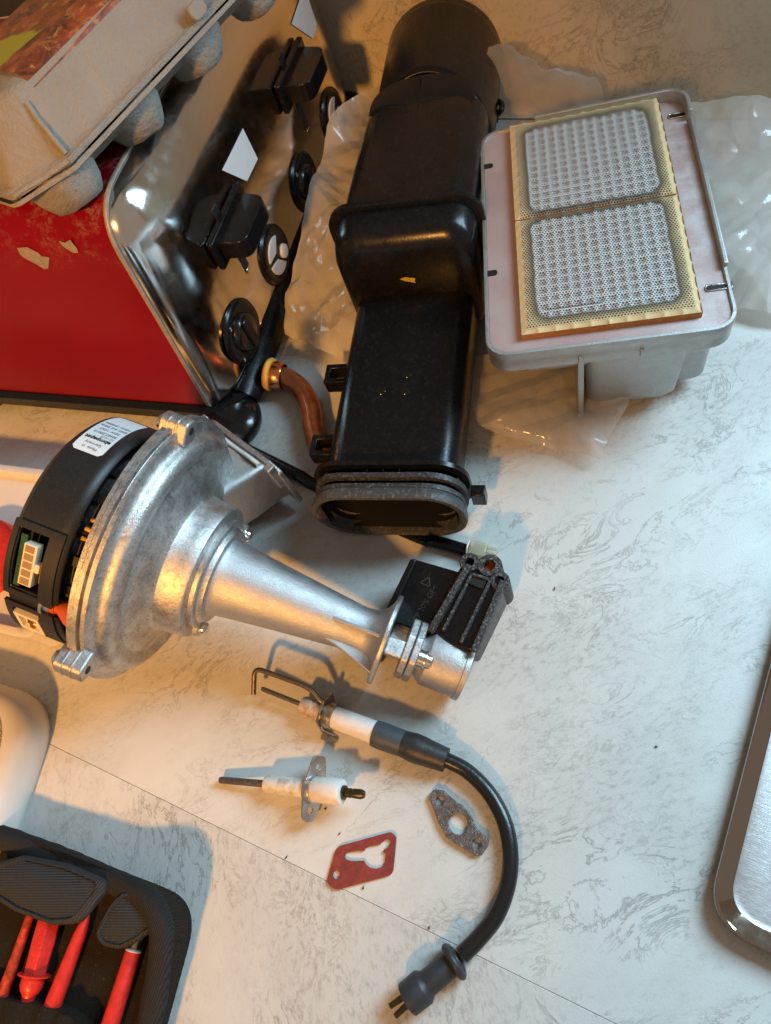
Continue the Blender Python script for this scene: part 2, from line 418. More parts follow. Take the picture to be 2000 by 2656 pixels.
def circle2(cx, cy, r, n=20, sy=1.0): return [(cx + r * math.cos(2 * PI * k / n), cy + r * sy * math.sin(2 * PI * k / n)) for k in range(n)]
def add_prism(bm, loop, M, z0, z1):
    add_loft(bm, [[M @ Vector((x, y, z0)) for x, y in loop], [M @ Vector((x, y, z1)) for x, y in loop]])
def add_box(bm, M, x0, x1, y0, y1, z0, z1): add_prism(bm, [(x0, y0), (x1, y0), (x1, y1), (x0, y1)], M, z0, z1)
def box(name, mat, parent, M, dims, bevel=.0006, **kw):
    bm = bmesh.new(); add_box(bm, M, *dims); return mesh_obj(name, bm, mat, parent, bevel=bevel, **kw)
def plate_mesh(loops, thick, bev=0.0):
    """2-D outline with holes -> solid plate centred on z=0 (filled curve turned to mesh)"""
    cu = bpy.data.curves.new('c', 'CURVE'); cu.dimensions = '2D'; cu.fill_mode = 'BOTH'; cu.extrude = thick / 2 - bev; cu.bevel_depth = bev; cu.bevel_resolution = 1
    for lp in loops:
        s = cu.splines.new('POLY'); s.points.add(len(lp) - 1); s.use_cyclic_u = True
        for p, c in zip(s.points, lp): p.co = (c[0], c[1], 0, 1)
    o = bpy.data.objects.new('c', cu); COL.objects.link(o)
    dg = bpy.context.evaluated_depsgraph_get(); me = bpy.data.meshes.new_from_object(o.evaluated_get(dg))
    bpy.data.objects.remove(o); bpy.data.curves.remove(cu); return me
def text_mesh(body, size, extrude=0.0, bold=0.0, align='CENTER', spacing=1.0):
    cu = bpy.data.curves.new('t', 'FONT'); cu.body = body; cu.size = size; cu.align_x = align; cu.align_y = 'CENTER'; cu.extrude = extrude; cu.offset = bold; cu.space_character = spacing; cu.resolution_u = 3
    o = bpy.data.objects.new('t', cu); COL.objects.link(o)
    dg = bpy.context.evaluated_depsgraph_get(); me = bpy.data.meshes.new_from_object(o.evaluated_get(dg))
    bpy.data.objects.remove(o); bpy.data.curves.remove(cu); return me
def mesh_to_bm(me, M=None, fn=None):
    bm = bmesh.new(); bm.from_mesh(me); bpy.data.meshes.remove(me)
    if fn:
        for v in bm.verts: v.co = fn(v.co)
    if M is not None: bm.transform(M)
    return bm
def fbm(p, s, o=4): return noise.fractal(Vector(p) * s, 1.0, 2.0, o)
def ridge(p, s, o=3): return noise.ridged_multi_fractal(Vector(p) * s, 1.0, 2.0, o, 1.0, 2.0)

# ================================================================== the setting
def structure(o): o['kind'] = 'structure'; return o
bm = bmesh.new(); add_box(bm, Matrix.Identity(4), -1.6, 1.4, -.9, .86, -.03, -.0022)
table = structure(mesh_obj('table', bm, 'sheet_base'))
sa, sb = at(120, 1925), at(1130, 2425); sd = (sb - sa).normalized(); sn = Vector((-sd.y, sd.x, 0))
def seam_y(x): return sa.y + (x - sa.x) * sd.y / sd.x
for hi in (True, False):
    g = .00012; bm = bmesh.new(); x0, x1 = -1.6, 1.4
    lp = [(x0, seam_y(x0) + g), (x1, seam_y(x1) + g), (x1, .86), (x0, .86)] if hi else [(x0, -.9), (x1, -.9), (x1, seam_y(x1) - g), (x0, seam_y(x0) - g)]
    add_prism(bm, lp, Matrix.Identity(4), -.0021, 0.0)
    mesh_obj('vinyl_sheet', bm, 'vinyl_a' if hi else 'vinyl_b', table, bevel=.0003)
MW = MX(wa - wd * 1.5, wd, (0, 0, 1))     # x along the wall, y into the room's far side, z up
bm = bmesh.new(); add_box(bm, MW, 0, 4, .003, .05, -.03, 1.6)
wall = structure(mesh_obj('wall', bm, 'sheet_base'))
bm = bmesh.new()                            # vinyl runs up the wall over a small cove
rings = []
for s in (0, 4.0):
    prof = [(-.012, .0015)] + [(-.012 * (1 - math.sin(R(a))), .0015 + .012 * (1 - math.cos(R(a)))) for a in range(10, 91, 10)] + [(0, 1.6)]
    rings.append([MW @ Vector((s, y, z)) for y, z in prof])
add_loft(bm, rings, closed=False)
structure(mesh_obj('vinyl_sheet', bm, 'vinyl_wall', wall, smooth=60))

# ================================================================== toaster
TX = -.352
T = thing('toaster', 'red and chrome four-slice toaster with chipped paint under the egg carton', 'toaster', Matrix.Translation((TX, .28, 0)))
B0 = .028
def toaster_outline(ins=0.0, n=8):
    # y, z outline of the tapered shell
    pts = [(.281 + ins, B0 + ins * .2), (.703 - ins, B0 + ins * .2), (.692 - ins, .2155 - ins), (.309 + ins, .2155 - ins)]
    return rpoly(pts, [.004, .004, .040 - ins * .4, .040 - ins * .4], n)
def ring_at(x, ins): return [Vector((x, y, z)) for y, z in toaster_outline(ins)]
bm = bmesh.new(); add_loft(bm, [ring_at(-.655, .012), ring_at(-.648, .003), ring_at(-.635, 0), ring_at(TX - .0005, 0)])
body = mesh_obj('body', bm, 'red_enamel', T, smooth=40)
bm = bmesh.new(); rr = [ring_at(TX, .0)]
for k in range(0, 11):
    a = R(90 * k / 10); rr.append(ring_at(TX + .026 * math.sin(a), .001 + .050 * (1 - math.cos(a))))
add_loft(bm, rr, False, True)
front = mesh_obj('front_plate', bm, 'chrome', T, smooth=40)
bm = bmesh.new(); rr = []
for dx, i in ((-.0008, -.0006), (.0008, -.0012), (.0022, -.0006), (.0022, .001)): rr.append(ring_at(TX + dx, i))
add_loft(bm, rr, False, False); mesh_obj('trim_bead', bm, 'bare_tin', T, smooth=60)
FX = TX + .0261
# bare-metal chips on the red side panel
def side_pt(px, py, off=.0004):
    # the side panel leans from y=.281 (low) to y=.309 (high)
    y0 = .295
    for _ in range(6):
        p = aty(px, py, y0); y0 = .281 + (p.z - B0) / (.2155 - B0) * .028 - off
    return aty(px, py, y0)
for lp in ([(44, 643), (70, 641), (98, 655), (108, 664), (128, 668), (125, 696), (115, 698), (92, 684), (66, 671), (52, 660)], [(152, 624), (168, 630), (182, 622), (200, 645), (203, 656), (190, 656), (172, 645), (160, 636)]):
    bm = bmesh.new(); vs = []
    for i, (a, b) in enumerate(lp): vs.append(bm.verts.new(side_pt(a, b)))
    bm.faces.new(vs)
    bmesh.ops.triangulate(bm, faces=bm.faces)
    mesh_obj('paint_chip', bm, 'bare_tin', body, smooth=0)
# bread slots in the top
for yy in (.405, .575):
    bm = bmesh.new(); lp = rrect(.22, .036, .006, 3); M = Matrix.Translation((-.515, yy, .2155))
    lo_ = rrect(.226, .042, .008, 3)
    add_loft(bm, [[M @ Vector((x, y, -.001)) for x, y in lo_], [M @ Vector((x, y, .0016)) for x, y in lo_], [M @ Vector((x, y, .0016)) for x, y in lp], [M @ Vector((x, y, .0006)) for x, y in lp]], False, False)
    mesh_obj('slot_rim', bm, 'steel', T, smooth=50)
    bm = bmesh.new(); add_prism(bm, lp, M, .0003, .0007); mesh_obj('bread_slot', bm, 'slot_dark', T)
# base and feet
bm = bmesh.new(); M = Matrix.Identity(4)
lo_ = [(-.655, .276), (-.338, .276), (-.322, .300), (-.322, .690), (-.338, .712), (-.655, .712)]
o2 = rpoly([(-.650, .284), (-.352, .284), (-.338, .302), (-.338, .682), (-.352, .700), (-.650, .700)], .012)
o1 = rpoly(lo_, .012)
add_loft(bm, [[Vector((x, y, .010)) for x, y in o2], [Vector((x, y, .013)) for x, y in o1], [Vector((x, y, B0 - .003)) for x, y in o1], [Vector((x, y, B0 + .001)) for x, y in o2]])
mesh_obj('base', bm, 'black_plastic', T, smooth=50)
bm = bmesh.new(); rr = []
for k in range(0, 13):
    t = k / 12; y = .300 + .39 * t; hgt = .030 + .006 * math.sin(PI * t)
    rr.append([Vector((x, y, z)) for x, z in ((-.334, .012), (-.316, .012), (-.3165, .020), (-.328, hgt), (-.334, hgt))])
add_loft(bm, rr); mesh_obj('front_skirt', bm, 'black_plastic', T, smooth=50)
def foot(x, y):
    M = MX((x, y, 0), (0, 0, 1), (1, 0, 0)); bm = bmesh.new()
    add_lathe(bm, [(0, .018), (.0015, .023), (.006, .0285), (.012, .0305), (.018, .0285), (.023, .0215), (.026, .010)], M, 28); return mesh_obj('foot', bm, 'black_gloss', T, smooth=60)
fp = at(598, 1098, .010)
foot(fp.x, fp.y)
for x, y in ((-.322 - .02, .69), (-.63, .30), (-.63, .69)): foot(x, y)
# levers, slots, dials and buttons
def face_pt(px, py): return atx(px, py, FX)
for i, (pz, dz) in enumerate((((600, 620), .128), ((750, 205), .132))):
    a = face_pt(*pz); y = a.y
    lowz = face_pt(640, 703).z if i == 0 else face_pt(800, 335).z
    box('lever_slot', 'slot_dark', T, Matrix.Translation((FX, y, 0)), (-.002, .0006, -.0042, .0042, lowz, dz + .02), .0003)
    box('slot_end', 'zinc_screw', T, Matrix.Translation((FX, y, 0)), (.0002, .0014, -.0036, .0036, lowz - .003, lowz + .002), .0005)
    Mh = Matrix.Translation((FX, y + .002, dz))
    bm = bmesh.new(); d2 = rpoly([(.006, -.028), (.031, -.027), (.031, .024), (.006, .028)], [.001, .010, .012, .001], 7)
    add_prism(bm, d2, Mh, -.008, .008)
    lev = mesh_obj('lever', bm, 'black_gloss', T, bevel=.003, seg=3)
    bm = bmesh.new(); add_prism(bm, rrect(.006, .070, .002, 3, .004), Mh, -.013, .013)
    mesh_obj('lever_plate', bm, 'black_plastic', lev, bevel=.0012)
    bm = bmesh.new(); add_box(bm, Mh, -.006, .004, -.0085, -.0035, -.006, .006); mesh_obj('stem', bm, 'black_plastic', lev)
    q4 = [[(630, 332), (669, 412), (641, 470), (576, 441)], [(778, -4), (800, -4), (822, 62), (812, 100), (756, 62)]][i]
    bm = bmesh.new(); bm.faces.new([bm.verts.new(atx(px, py, FX + .0006)) for px, py in q4])  # flat white quad on the chrome beside each lever
    mesh_obj('white_quad', bm, 'plain_white', T, smooth=0)
def dial(c, r, kind):
    M = MX((FX, c.y, c.z), (1, 0, 0), (0, 0, 1)); bm = bmesh.new()
    add_lathe(bm, [(-.001, r * .97), (.0012, r), (.0030, r * .95), (.0036, r * .82), (.0028, r * .66)], M, 44)
    k = mesh_obj('knob' if kind == 'dial' else 'push_button', bm, 'black_plastic', T, smooth=50)
    if kind == 'dial':
        bm = bmesh.new(); add_lathe(bm, [(.0026, r * .60), (.0068, r * .55), (.0074, r * .50)], M, 32); mesh_obj('cap', bm, 'black_gloss', k, smooth=50)
        bm = bmesh.new(); lp = rpoly([(-r * .15, -r * .55), (r * .15, -r * .55), (r * .15, r * .55), (-r * .15, r * .55)], r * .1)
        add_loft(bm, [[M @ Vector((z, x, y)) for x, y in lp] for z in (.006, .0105)]); mesh_obj('grip', bm, 'black_gloss', k, bevel=.001)
        for ang, tx in ((125, '2'), (215, '5')):
            bmt = mesh_to_bm(text_mesh(tx, .0055), M @ Matrix(((0, 0, 1, .0038), (1, 0, 0, r * .82 * math.cos(R(ang))), (0, 1, 0, r * .82 * math.sin(R(ang))), (0, 0, 0, 1)))); mesh_obj('number', bmt, 'white_lens', k, smooth=0)
    else:
        sec = [(52, 168), (178, 300), (310, 402)]
        for a0, a1 in sec[:2]:
            lp = [(r * .12 * math.cos(R((a0 + a1) / 2)), r * .12 * math.sin(R((a0 + a1) / 2)))] + [(r * .64 * math.cos(R(a)), r * .64 * math.sin(R(a))) for a in range(a0, a1 + 1, 8)]
            bm = bmesh.new(); add_loft(bm, [[M @ Vector((z, x, y)) for x, y in lp] for z in (.0024, .0044)]); mesh_obj('button_pad', bm, 'pink_white', k, bevel=.0008)
        bm = bmesh.new(); M2 = M @ Matrix.Translation((0, r * .42 * math.cos(R(-5)), r * .42 * math.sin(R(-30)))); add_lathe(bm, [(.0024, r * .25), (.0054, r * .23), (.006, r * .16)], M2, 20); mesh_obj('button_pad', bm, 'white_lens', k, smooth=50)
dial(face_pt(627, 861), .0285, 'dial'); dial(face_pt(711, 662), .0270, 'button')
dial(face_pt(788, 472), .0275, 'dial'); dial(face_pt(862, 300), .0260, 'button')

# ================================================================== egg carton on the toaster
s1, s2 = at(178, 408, .252), at(560, 5, .258)
cu = (s2 - s1).normalized()
CM = MX(s1, cu, (-.10, .10, 1))           # x along the carton, y across it (away from the camera), z up
C = thing('egg_carton', 'beige moulded pulp egg carton with a picture label lying on the toaster', 'egg carton', CM)
CL, CW, LH = .225, .150, .039
def rough_loop(lp): return lp
def wob(p, a=.0009, s=60): return Vector(p) + Vector((fbm(p, s), fbm(Vector(p) + Vector((9, 3, 1)), s), fbm(Vector(p) + Vector((2, 7, 5)), s))) * a
def inset(pts, d):
    m = len(pts); out = []
    for i in range(m):
        a, b, c = Vector(pts[i - 1]), Vector(pts[i]), Vector(pts[(i + 1) % m]); e1, e2 = (b - a).normalized(), (c - b).normalized()
        n1, n2 = Vector((-e1.y, e1.x)), Vector((-e2.y, e2.x)); k = (n1 + n2); out.append(tuple(b + k * (d / max(.3, 1 + n1.dot(n2)))))
    return out
def carton_ring(ix, iy0, iy1, z, r):
    pts = inset([(0, 0), (CL, 0), (CL + .037, .022), (CL + .037, CW - .022), (CL, CW), (0, CW), (-.037, CW - .022), (-.037, .022)], iy0)
    return [CM @ wob((x, y, z + 0.0)) for x, y in rpoly(pts, r, 6)]
# lid: long sloping sides, rounded shoulder, flat top
bm = bmesh.new()
rings = [carton_ring(-.001, -.002, -.002, -.003, .010), carton_ring(-.001, -.002, -.002, .001, .010), carton_ring(.003, .003, .003, .0012, .010)]
for k in range(1, 8):
    t = k / 7; rings.append(carton_ring(.003 + .016 * t ** .8, .003 + .017 * t, .003 + .017 * t, .0012 + LH * .78 * t, .012 + .006 * t))
for k in range(1, 7):
    a = R(90 * k / 6); rings.append(carton_ring(.019 + .016 * (1 - math.cos(a)), .020 + .013 * (1 - math.cos(a)), .020 + .013 * (1 - math.cos(a)), LH * .78 + LH * .22 * math.sin(a), .018 + .004 * k / 6))
add_loft(bm, rings, False, True); lid = mesh_obj('lid', bm, 'paper_pulp', C, smooth=70)
# creases on the end and the hinge tab
for (xa, ya, za), (xb, yb, zb) in (((.0005, .001, .002), (.008, .019, .030)), ((-.001, -.001, -.001), (-.037, .021, -.001))):
    bm = bmesh.new(); add_tube(bm, [CM @ wob((xa + (xb - xa) * t / 8, ya + (yb - ya) * t / 8, za + (zb - za) * t / 8), .0012) for t in range(9)], .0017, 8); mesh_obj('crease', bm, 'paper_pulp', lid, smooth=70)
bm = bmesh.new(); lp = rrect(.014, .010, .004, 4); Mt = CM @ Matrix.Translation((.130, -.003, .006)) @ Matrix.Rotation(R(70), 4, 'X'); add_prism(bm, lp, Mt, -.001, .002); mesh_obj('closing_tab', bm, 'paper_pulp', lid, bevel=.001)
# base: rim and a row of tapered cups on the near side and one on the far side
bm = bmesh.new(); rings = [carton_ring(-.003, -.0045, -.0045, -.0034, .010), carton_ring(-.0035, -.005, -.005, -.006, .010), carton_ring(.004, .004, .004, -.007, .010), carton_ring(.012, .016, .016, -.018, .012)]
add_loft(bm, rings, False, True); mesh_obj('base_rim', bm, 'paper_pulp', C, smooth=70)
def cup(ci, cj):
    cxp = -.001 + ci * .066; cyp = .031 + cj * .088
    bm = bmesh.new(); rings = []
    for z, r in ((-.0045, .0300), (-.010, .0292), (-.018, .0270), (-.026, .0240), (-.0325, .0200), (-.0350, .0150), (-.0352, .0100), (-.0335, .0060)):
        rg = []
        for k in range(24):
            a = 2 * PI * k / 24; rr_ = r * .89 * (1 + .045 * abs(math.cos(3 * a)) - .03) * (1 - .03 * math.cos(a)); rg.append(CM @ wob((cxp + rr_ * math.cos(a), cyp + rr_ * math.sin(a) * (1.05), z), .0022, 45))
        rings.append(rg)
    add_loft(bm, rings, True, True); mesh_obj('cup', bm, 'paper_pulp_grey', C, smooth=70)
for ci in range(4):
    for cj in range(2): cup(ci, cj)
# the picture label over the top and shoulder
bm = bmesh.new(); prof = [(.0195, LH * .78 + .0008), (.0222, LH * .91 + .0008), (.0290, LH + .0010), (.034, LH + .0014), (.060, LH + .0014), (.118, LH + .0014)]
rings = [[CM @ Vector((.018 + (CL - .036) * t / 20 + .006 * math.sin(t * 1.7) * (1 if j == 0 else 0), y, z)) for j, (y, z) in enumerate(prof)] for t in range(21)]
add_loft(bm, rings, closed=False); mesh_obj('picture_label', bm, 'picture_label', C, smooth=60)

# ================================================================== blower (fan) tipped forward on its horn
FB = at(1208, 1740, .0197); FA = at(575, 1493, .075); fd = (FB - FA).normalized(); FO = FA - .05 * fd
FM = MX(FO, fd, (0, 0, 1))                # x = axis towards the horn, y = across (far side), z = up
FAN = thing('blower', 'cast aluminium boiler fan with black motor and long tapered inlet horn', 'blower', FM)
def fan_lathe(name, prof, mat, parent=None, n=96, cap0=False, cap1=False, smooth=35, M=None):
    bm = bmesh.new(); add_lathe(bm, prof, M or FM, n, cap0, cap1); return mesh_obj(name, bm, mat, parent or FAN, smooth=smooth)
def arc(t0, r0, t1, r1, bulge, n=6):
    out = []
    for k in range(n + 1):
        u = k / n; b = bulge * math.sin(PI * u); dx, dy = t1 - t0, r1 - r0; l = math.hypot(dx, dy) or 1
        out.append((t0 + dx * u - dy / l * b, r0 + dy * u + dx / l * b))
    return out
# the scroll: two shells with a clamped rim; a slight spiral swells it towards the outlet
def scroll(prof, name, mat, parent=None):
    bm = bmesh.new(); n = 128; rings = []
    for t, r in prof:
        rg = []
        for k in range(n):
            a = 2 * PI * k / n
            s = 1 + (.035 * math.cos(a - R(25)) if r > .05 else 0)
            s = min(s, .0952 / .0952 * 1.0 + .03) if math.sin(a) > -.5 else min(s, 1.0)
            rg.append(FM @ Vector((t, r * s * math.cos(a), r * s * math.sin(a))))
        rings.append(rg)
    add_loft(bm, rings, False, False); return mesh_obj(name, bm, mat, parent or FAN, smooth=32)
scroll([(-.0060, .060), (-.0058, .086), (-.0050, .0890), (-.0035, .0905), (-.0032, .0945), (-.0004, .0945), (-.0003, .0915)], 'rear_shell', 'cast_aluminium')
shell = scroll([(-.0002, .0915), (.0000, .0950), (.0030, .0950), (.0034, .0915), (.0045, .0910), (.0050, .0932), (.0072, .0932), (.0078, .0900)]
       + arc(.0085, .0880, .0130, .0850, -.0006) + [(.0150, .0842), (.0166, .0826), (.0180, .0800), (.0184, .0775), (.0176, .0745), (.0168, .0725)]
       + [(.0170, .0700), (.0185, .0680), (.0205, .0610), (.0220, .0560), (.0235, .0520), (.0250, .0500), (.0262, .0488)], 'scroll_housing', 'cast_aluminium')
fan_lathe('collar', [(.0255, .0492), (.0270, .0483), (.0360, .0476), (.0430, .0470), (.0442, .0462), (.0446, .0440), (.0446, .030)], 'cast_aluminium')
fan_lathe('horn_flange', [(.0447, .0390), (.0478, .0390), (.0486, .0382), (.0488, .0345), (.0500, .0335), (.0520, .0330), (.0524, .0315), (.0526, .027)], 'cast_aluminium')
hp = [(.0520, .0290), (.0535, .0278)]
for k in range(0, 15):
    u = k / 14; hp.append((.056 + .092 * u, .0268 - .0107 * u ** .9))
hp += [(.152, .0159), (.157, .0163), (.161, .0176), (.1645, .0200), (.167, .0236), (.1685, .0275), (.169, .031)]
horn = fan_lathe('horn', hp, 'smooth_aluminium', smooth=50)
# front plate of the horn and its fins
bm = bmesh.new(); lp = [(.0385 * math.cos(2 * PI * k / 48) * .80, .0385 * math.sin(2 * PI * k / 48)) for k in range(48)]
add_loft(bm, [[FM @ Vector((t, y * s, z * s)) for y, z in lp] for t, s in ((.1690, .985), (.1696, 1.0), (.1716, 1.0), (.1722, .985))])
mesh_obj('horn_plate', bm, 'cast_aluminium', FAN, smooth=40)
for ang in (62, 8, 200):
    bm = bmesh.new(); Mr = FM @ Matrix.Rotation(R(ang), 4, 'X')
    add_loft(bm, [[Mr @ Vector((x, s, z)) for x, z in ((.128, .0165), (.169, .0155), (.169, .0300 if ang != 8 else .0235), (.160, .0265 if ang != 8 else .0215), (.142, .0195))] for s in (-.0013, .0013)])
    fin = mesh_obj('fin', bm, 'smooth_aluminium', horn, bevel=.0006)
# rim bosses with screws
def boss(ang, r=.0975, big=1.0):
    Mr = FM @ Matrix.Rotation(R(ang), 4, 'X') @ Matrix.Translation((0, 0, r))
    bm = bmesh.new(); lp = rpoly([(-.0085 * big, -.010), (.0085 * big, -.010), (.0060 * big, .0062), (-.0060 * big, .0062)], .004)
    add_loft(bm, [[Mr @ Vector((t, x, z)) for x, z in lp] for t in (-.0065, .0125)])
    b = mesh_obj('boss', bm, 'cast_aluminium', FAN, bevel=.0012)
    bm = bmesh.new(); add_lathe(bm, [(-.0095, .0036), (-.0090, .0044), (-.0062, .0044)], Mr @ Matrix.Translation((0, 0, -.001)), 20); mesh_obj('screw', bm, 'zinc_screw', b, bevel=.0003)
    bm = bmesh.new(); add_lathe(bm, [(.0122, .0026), (.0128, .0026)], Mr @ Matrix.Translation((0, 0, -.0005)), 18); mesh_obj('screw_hole', bm, 'slot_dark', b)
    for t in (-.0018, .0042):
        bm = bmesh.new(); lp2 = [(x * 1.05, z * 1.05) for x, z in lp]; add_loft(bm, [[Mr @ Vector((tt, x, z)) for x, z in lp2] for tt in (t, t + .0022)]); mesh_obj('lip', bm, 'cast_aluminium', b, bevel=.0006)
# angle 0 points up, positive towards the far side is negative y in this frame
boss(66); boss(-41); boss(-150)
# flange screws of the horn
for ang in (116, -112):
    Mr = FM @ Matrix.Rotation(R(ang), 4, 'X') @ Matrix.Translation((0, 0, .0395))
    bm = bmesh.new(); lp = rpoly([(-.012, -.012), (.012, -.012), (.0055, .0062), (-.0055, .0062)], .0045); add_loft(bm, [[Mr @ Vector((t, x, z)) for x, z in lp] for t in (.0440, .0490)])
    e = mesh_obj('flange_ear', bm, 'cast_aluminium', FAN, bevel=.0008)
    bm = bmesh.new(); add_lathe(bm, [(.0488, .0062), (.0496, .0062), (.0497, .0046), (.0520, .0045), (.0530, .0036), (.0532, .0015)], Mr, 22); mesh_obj('screw', bm, 'zinc_screw', e, smooth=40)
# outlet box and flange at the far side, with its pale gasket
OM = MX(at(655, 1187, .046), at(760, 1262, .046) - at(555, 1112, .046), (0, 0, 1))
bm = bmesh.new()
rings = []
for y, w0, w1, z0, z1 in ((-.060, -.030, .022, -.020, .030), (-.030, -.033, .026, -.028, .026), (-.006, -.034, .030, -.030, .020), (-.001, -.034, .031, -.031, .018)):
    rings.append([OM @ Vector((x, y, z)) for x, z in rpoly([(w0, z0), (w1, z0), (w1, z1), (w0, z1)], .007)])
add_loft(bm, rings); mesh_obj('outlet', bm, 'grey_casting', FAN, smooth=40)
bm = bmesh.new(); add_prism(bm, rpoly([(-.043, -.034), (.041, -.034), (.041, .014), (.030, .020), (-.034, .022), (-.043, .018)], .004), OM @ Matrix.Rotation(R(90), 4, 'X'), -.0028, .0012)
ofl = mesh_obj('outlet_flange', bm, 'cast_aluminium', FAN, bevel=.0007)
bm = bmesh.new(); add_tube(bm, [OM @ Vector((-.034 + .006 * k, -.0055, .0205 + .0012 * math.sin(k * .9))) for k in range(11)], .0022, 8); mesh_obj('gasket', bm, 'white_gasket', ofl, smooth=60)
for x, zz in ((-.0405, .016), (.036, .012)):
    bm = bmesh.new(); add_prism(bm, rpoly([(x - .0045, zz - .014), (x + .0045, zz - .014), (x + .0035, zz + .012), (x - .0035, zz + .012)], .002), OM @ Matrix.Rotation(R(90), 4, 'X'), -.0005, .0062)
    mesh_obj('flange_lug', bm, 'cast_aluminium', ofl, bevel=.0008)
# motor: black slotted cup
MR, MT0, MT1 = .0780, -.056, -.0195
BAYS = [(22, 51, MT0 + .005, MT0 + .024), (63, 84, MT0 + .006, MT0 + .023), (52.5, 61.5, MT1 - .012, MT1 + .001)]
bm = bmesh.new(); tg = [MT0 + .0035, MT0 + .005, MT0 + .006, MT0 + .010, MT0 + .016, MT1 - .012, MT0 + .023, MT0 + .024, MT0 + .028, MT1]; tg.sort(); AG = [a_ / 2 for a_ in range(0, 720)]
gv = [[bm.verts.new(FM @ Vector((t, -MR * math.sin(R(a_)), MR * math.cos(R(a_))))) for a_ in AG] for t in tg]
for i in range(len(tg) - 1):
    for k in range(720):
        am, tm_ = AG[k] + .25, (tg[i] + tg[i + 1]) / 2
        if any(b0 < am < b1 and c0 < tm_ < c1 for b0, b1, c0, c1 in BAYS): continue
        bm.faces.new((gv[i][k], gv[i][(k + 1) % 720], gv[i + 1][(k + 1) % 720], gv[i + 1][k]))
prev = gv[0]
for t, r in ((MT0, MR - .0035), (MT0 - .002, MR - .006), (MT0 - .002, .012)):
    cur = [bm.verts.new(FM @ Vector((t, -r * math.sin(R(a_)), r * math.cos(R(a_))))) for a_ in AG]
    for k in range(720): bm.faces.new((cur[k], cur[(k + 1) % 720], prev[(k + 1) % 720], prev[k]))
    prev = cur
mot = mesh_obj('motor_cover', bm, 'motor_plastic', FAN, smooth=40); so = mot.modifiers.new('wall', 'SOLIDIFY'); so.thickness = .0024; so.offset = -1
fan_lathe('motor_inner', [(MT0 + .001, .066), (MT1 - .001, .066)], 'slot_dark', cap0=True, cap1=True)
fan_lathe('motor_core', [(MT1 - .018, .060), (MT1 + .004, .060), (MT1 + .0045, .0585)], 'slot_dark', cap0=True)
fan_lathe('motor_ring', [(MT1 - .004, .066), (MT1 + .001, .067), (MT1 + .0012, .061)], 'grey_rubber', cap0=True)
def on_motor(ang, t, r):                    # frame on the drum: x = around, y = along the axis, z = out
    M = FM @ Matrix.Rotation(R(ang), 4, 'X') @ Matrix.Translation((t, 0, r))
    return M @ Matrix(((0, 1, 0, 0), (1, 0, 0, 0), (0, 0, -1, 0), (0, 0, 0, 1))) @ Matrix.Diagonal((1, 1, -1, 1)) if False else M
def shell_patch(bm, a0, a1, t0, t1, r0, r1, n=10):
    """curved slab on the drum between two angles (degrees from up, about the axis)"""
    rings = []
    for k in range(n + 1):
        a = R(a0 + (a1 - a0) * k / n); s, c = -math.sin(a), math.cos(a)
        rings.append([FM @ Vector((t, r * s, r * c)) for t, r in ((t0, r0), (t1, r0), (t1, r1), (t0, r1))])
    add_loft(bm, rings)
# raised frames round the connector bays and the bays themselves (angles turn towards the camera)
def bay(a0, a1, t0, t1):
    bm = bmesh.new()
    for q0, q1, u0, u1 in ((a0 - 3.5, a0 - .4, MT0 + .001, MT1 - .003), (a1 + .4, a1 + 3.5, MT0 + .001, MT1 - .003), (a0 - .4, a1 + .4, MT0 + .001, t0 - .0004), (a0 - .4, a1 + .4, t1 + .0004, MT1 - .003)):
        shell_patch(bm, q0, q1, u0, u1, MR - .0005, MR + .0016)
    return mesh_obj('connector_bay', bm, 'motor_plastic', mot)
bay(22, 51, MT0 + .005, MT0 + .024); bay(63, 84, MT0 + .006, MT0 + .023)
def drum(ang, t, r): return FM @ Matrix.Rotation(R(ang), 4, 'X') @ Matrix.Translation((t, 0, r))
# five-way white connector on its board
Mc = drum(37, MT0 + .0150, MR - .0030)     # local: x axis, y around (-y is onward), z out
bm = bmesh.new(); add_box(bm, Mc, -.0085, -.0045, -.017, .017, -.002, .0012); mesh_obj('circuit_board', bm, 'circuit_board', mot)
bm = bmesh.new(); add_box(bm, Mc, -.0040, .0045, -.0135, .0135, -.002, .0042); con = mesh_obj('connector', bm, 'nylon', mot, bevel=.0004)
for k in range(5):
    bm = bmesh.new(); add_box(bm, Mc @ Matrix.Translation((.0002, -.0106 + .0053 * k, .0042)), -.0030, .0030, -.0021, .0021, -.0002, .0002); mesh_obj('contact_hole', bm, 'nylon_hole', con)
bm = bmesh.new(); add_box(bm, Mc, .0045, .0075, -.0035, .0020, -.002, .0035); mesh_obj('latch', bm, 'nylon', con, bevel=.0004)
bm = bmesh.new(); add_box(bm, Mc, .0075, .0110, -.0100, .0035, -.002, .0022); mesh_obj('contact_block', bm, 'nylon_hole', con, bevel=.0004)
# lower cream connector with two pins
Mc = drum(73.5, MT0 + .0145, MR - .0025)
bm = bmesh.new(); lp = [(-.0085, -.0105), (.0085, -.0105), (.0085, .0105), (-.0085, .0105)]; li = [(x * .72, y * .72) for x, y in lp]
add_loft(bm, [[Mc @ Vector((x, y, z)) for x, y in l] for l, z in ((lp, -.002), (lp, .0045), (li, .0045), (li, .0012))]); con2 = mesh_obj('connector', bm, 'cream_connector', mot, smooth=0, bevel=.0003)
for k in (-1, 1):
    bm = bmesh.new(); add_tube(bm, [Mc @ Vector((-.002, k * .003, .001)), Mc @ Vector((.0005, k * .003, .004)), Mc @ Vector((.003, k * .0032, .0042))], .0011, 8); mesh_obj('pin', bm, 'gold_pin', con2)
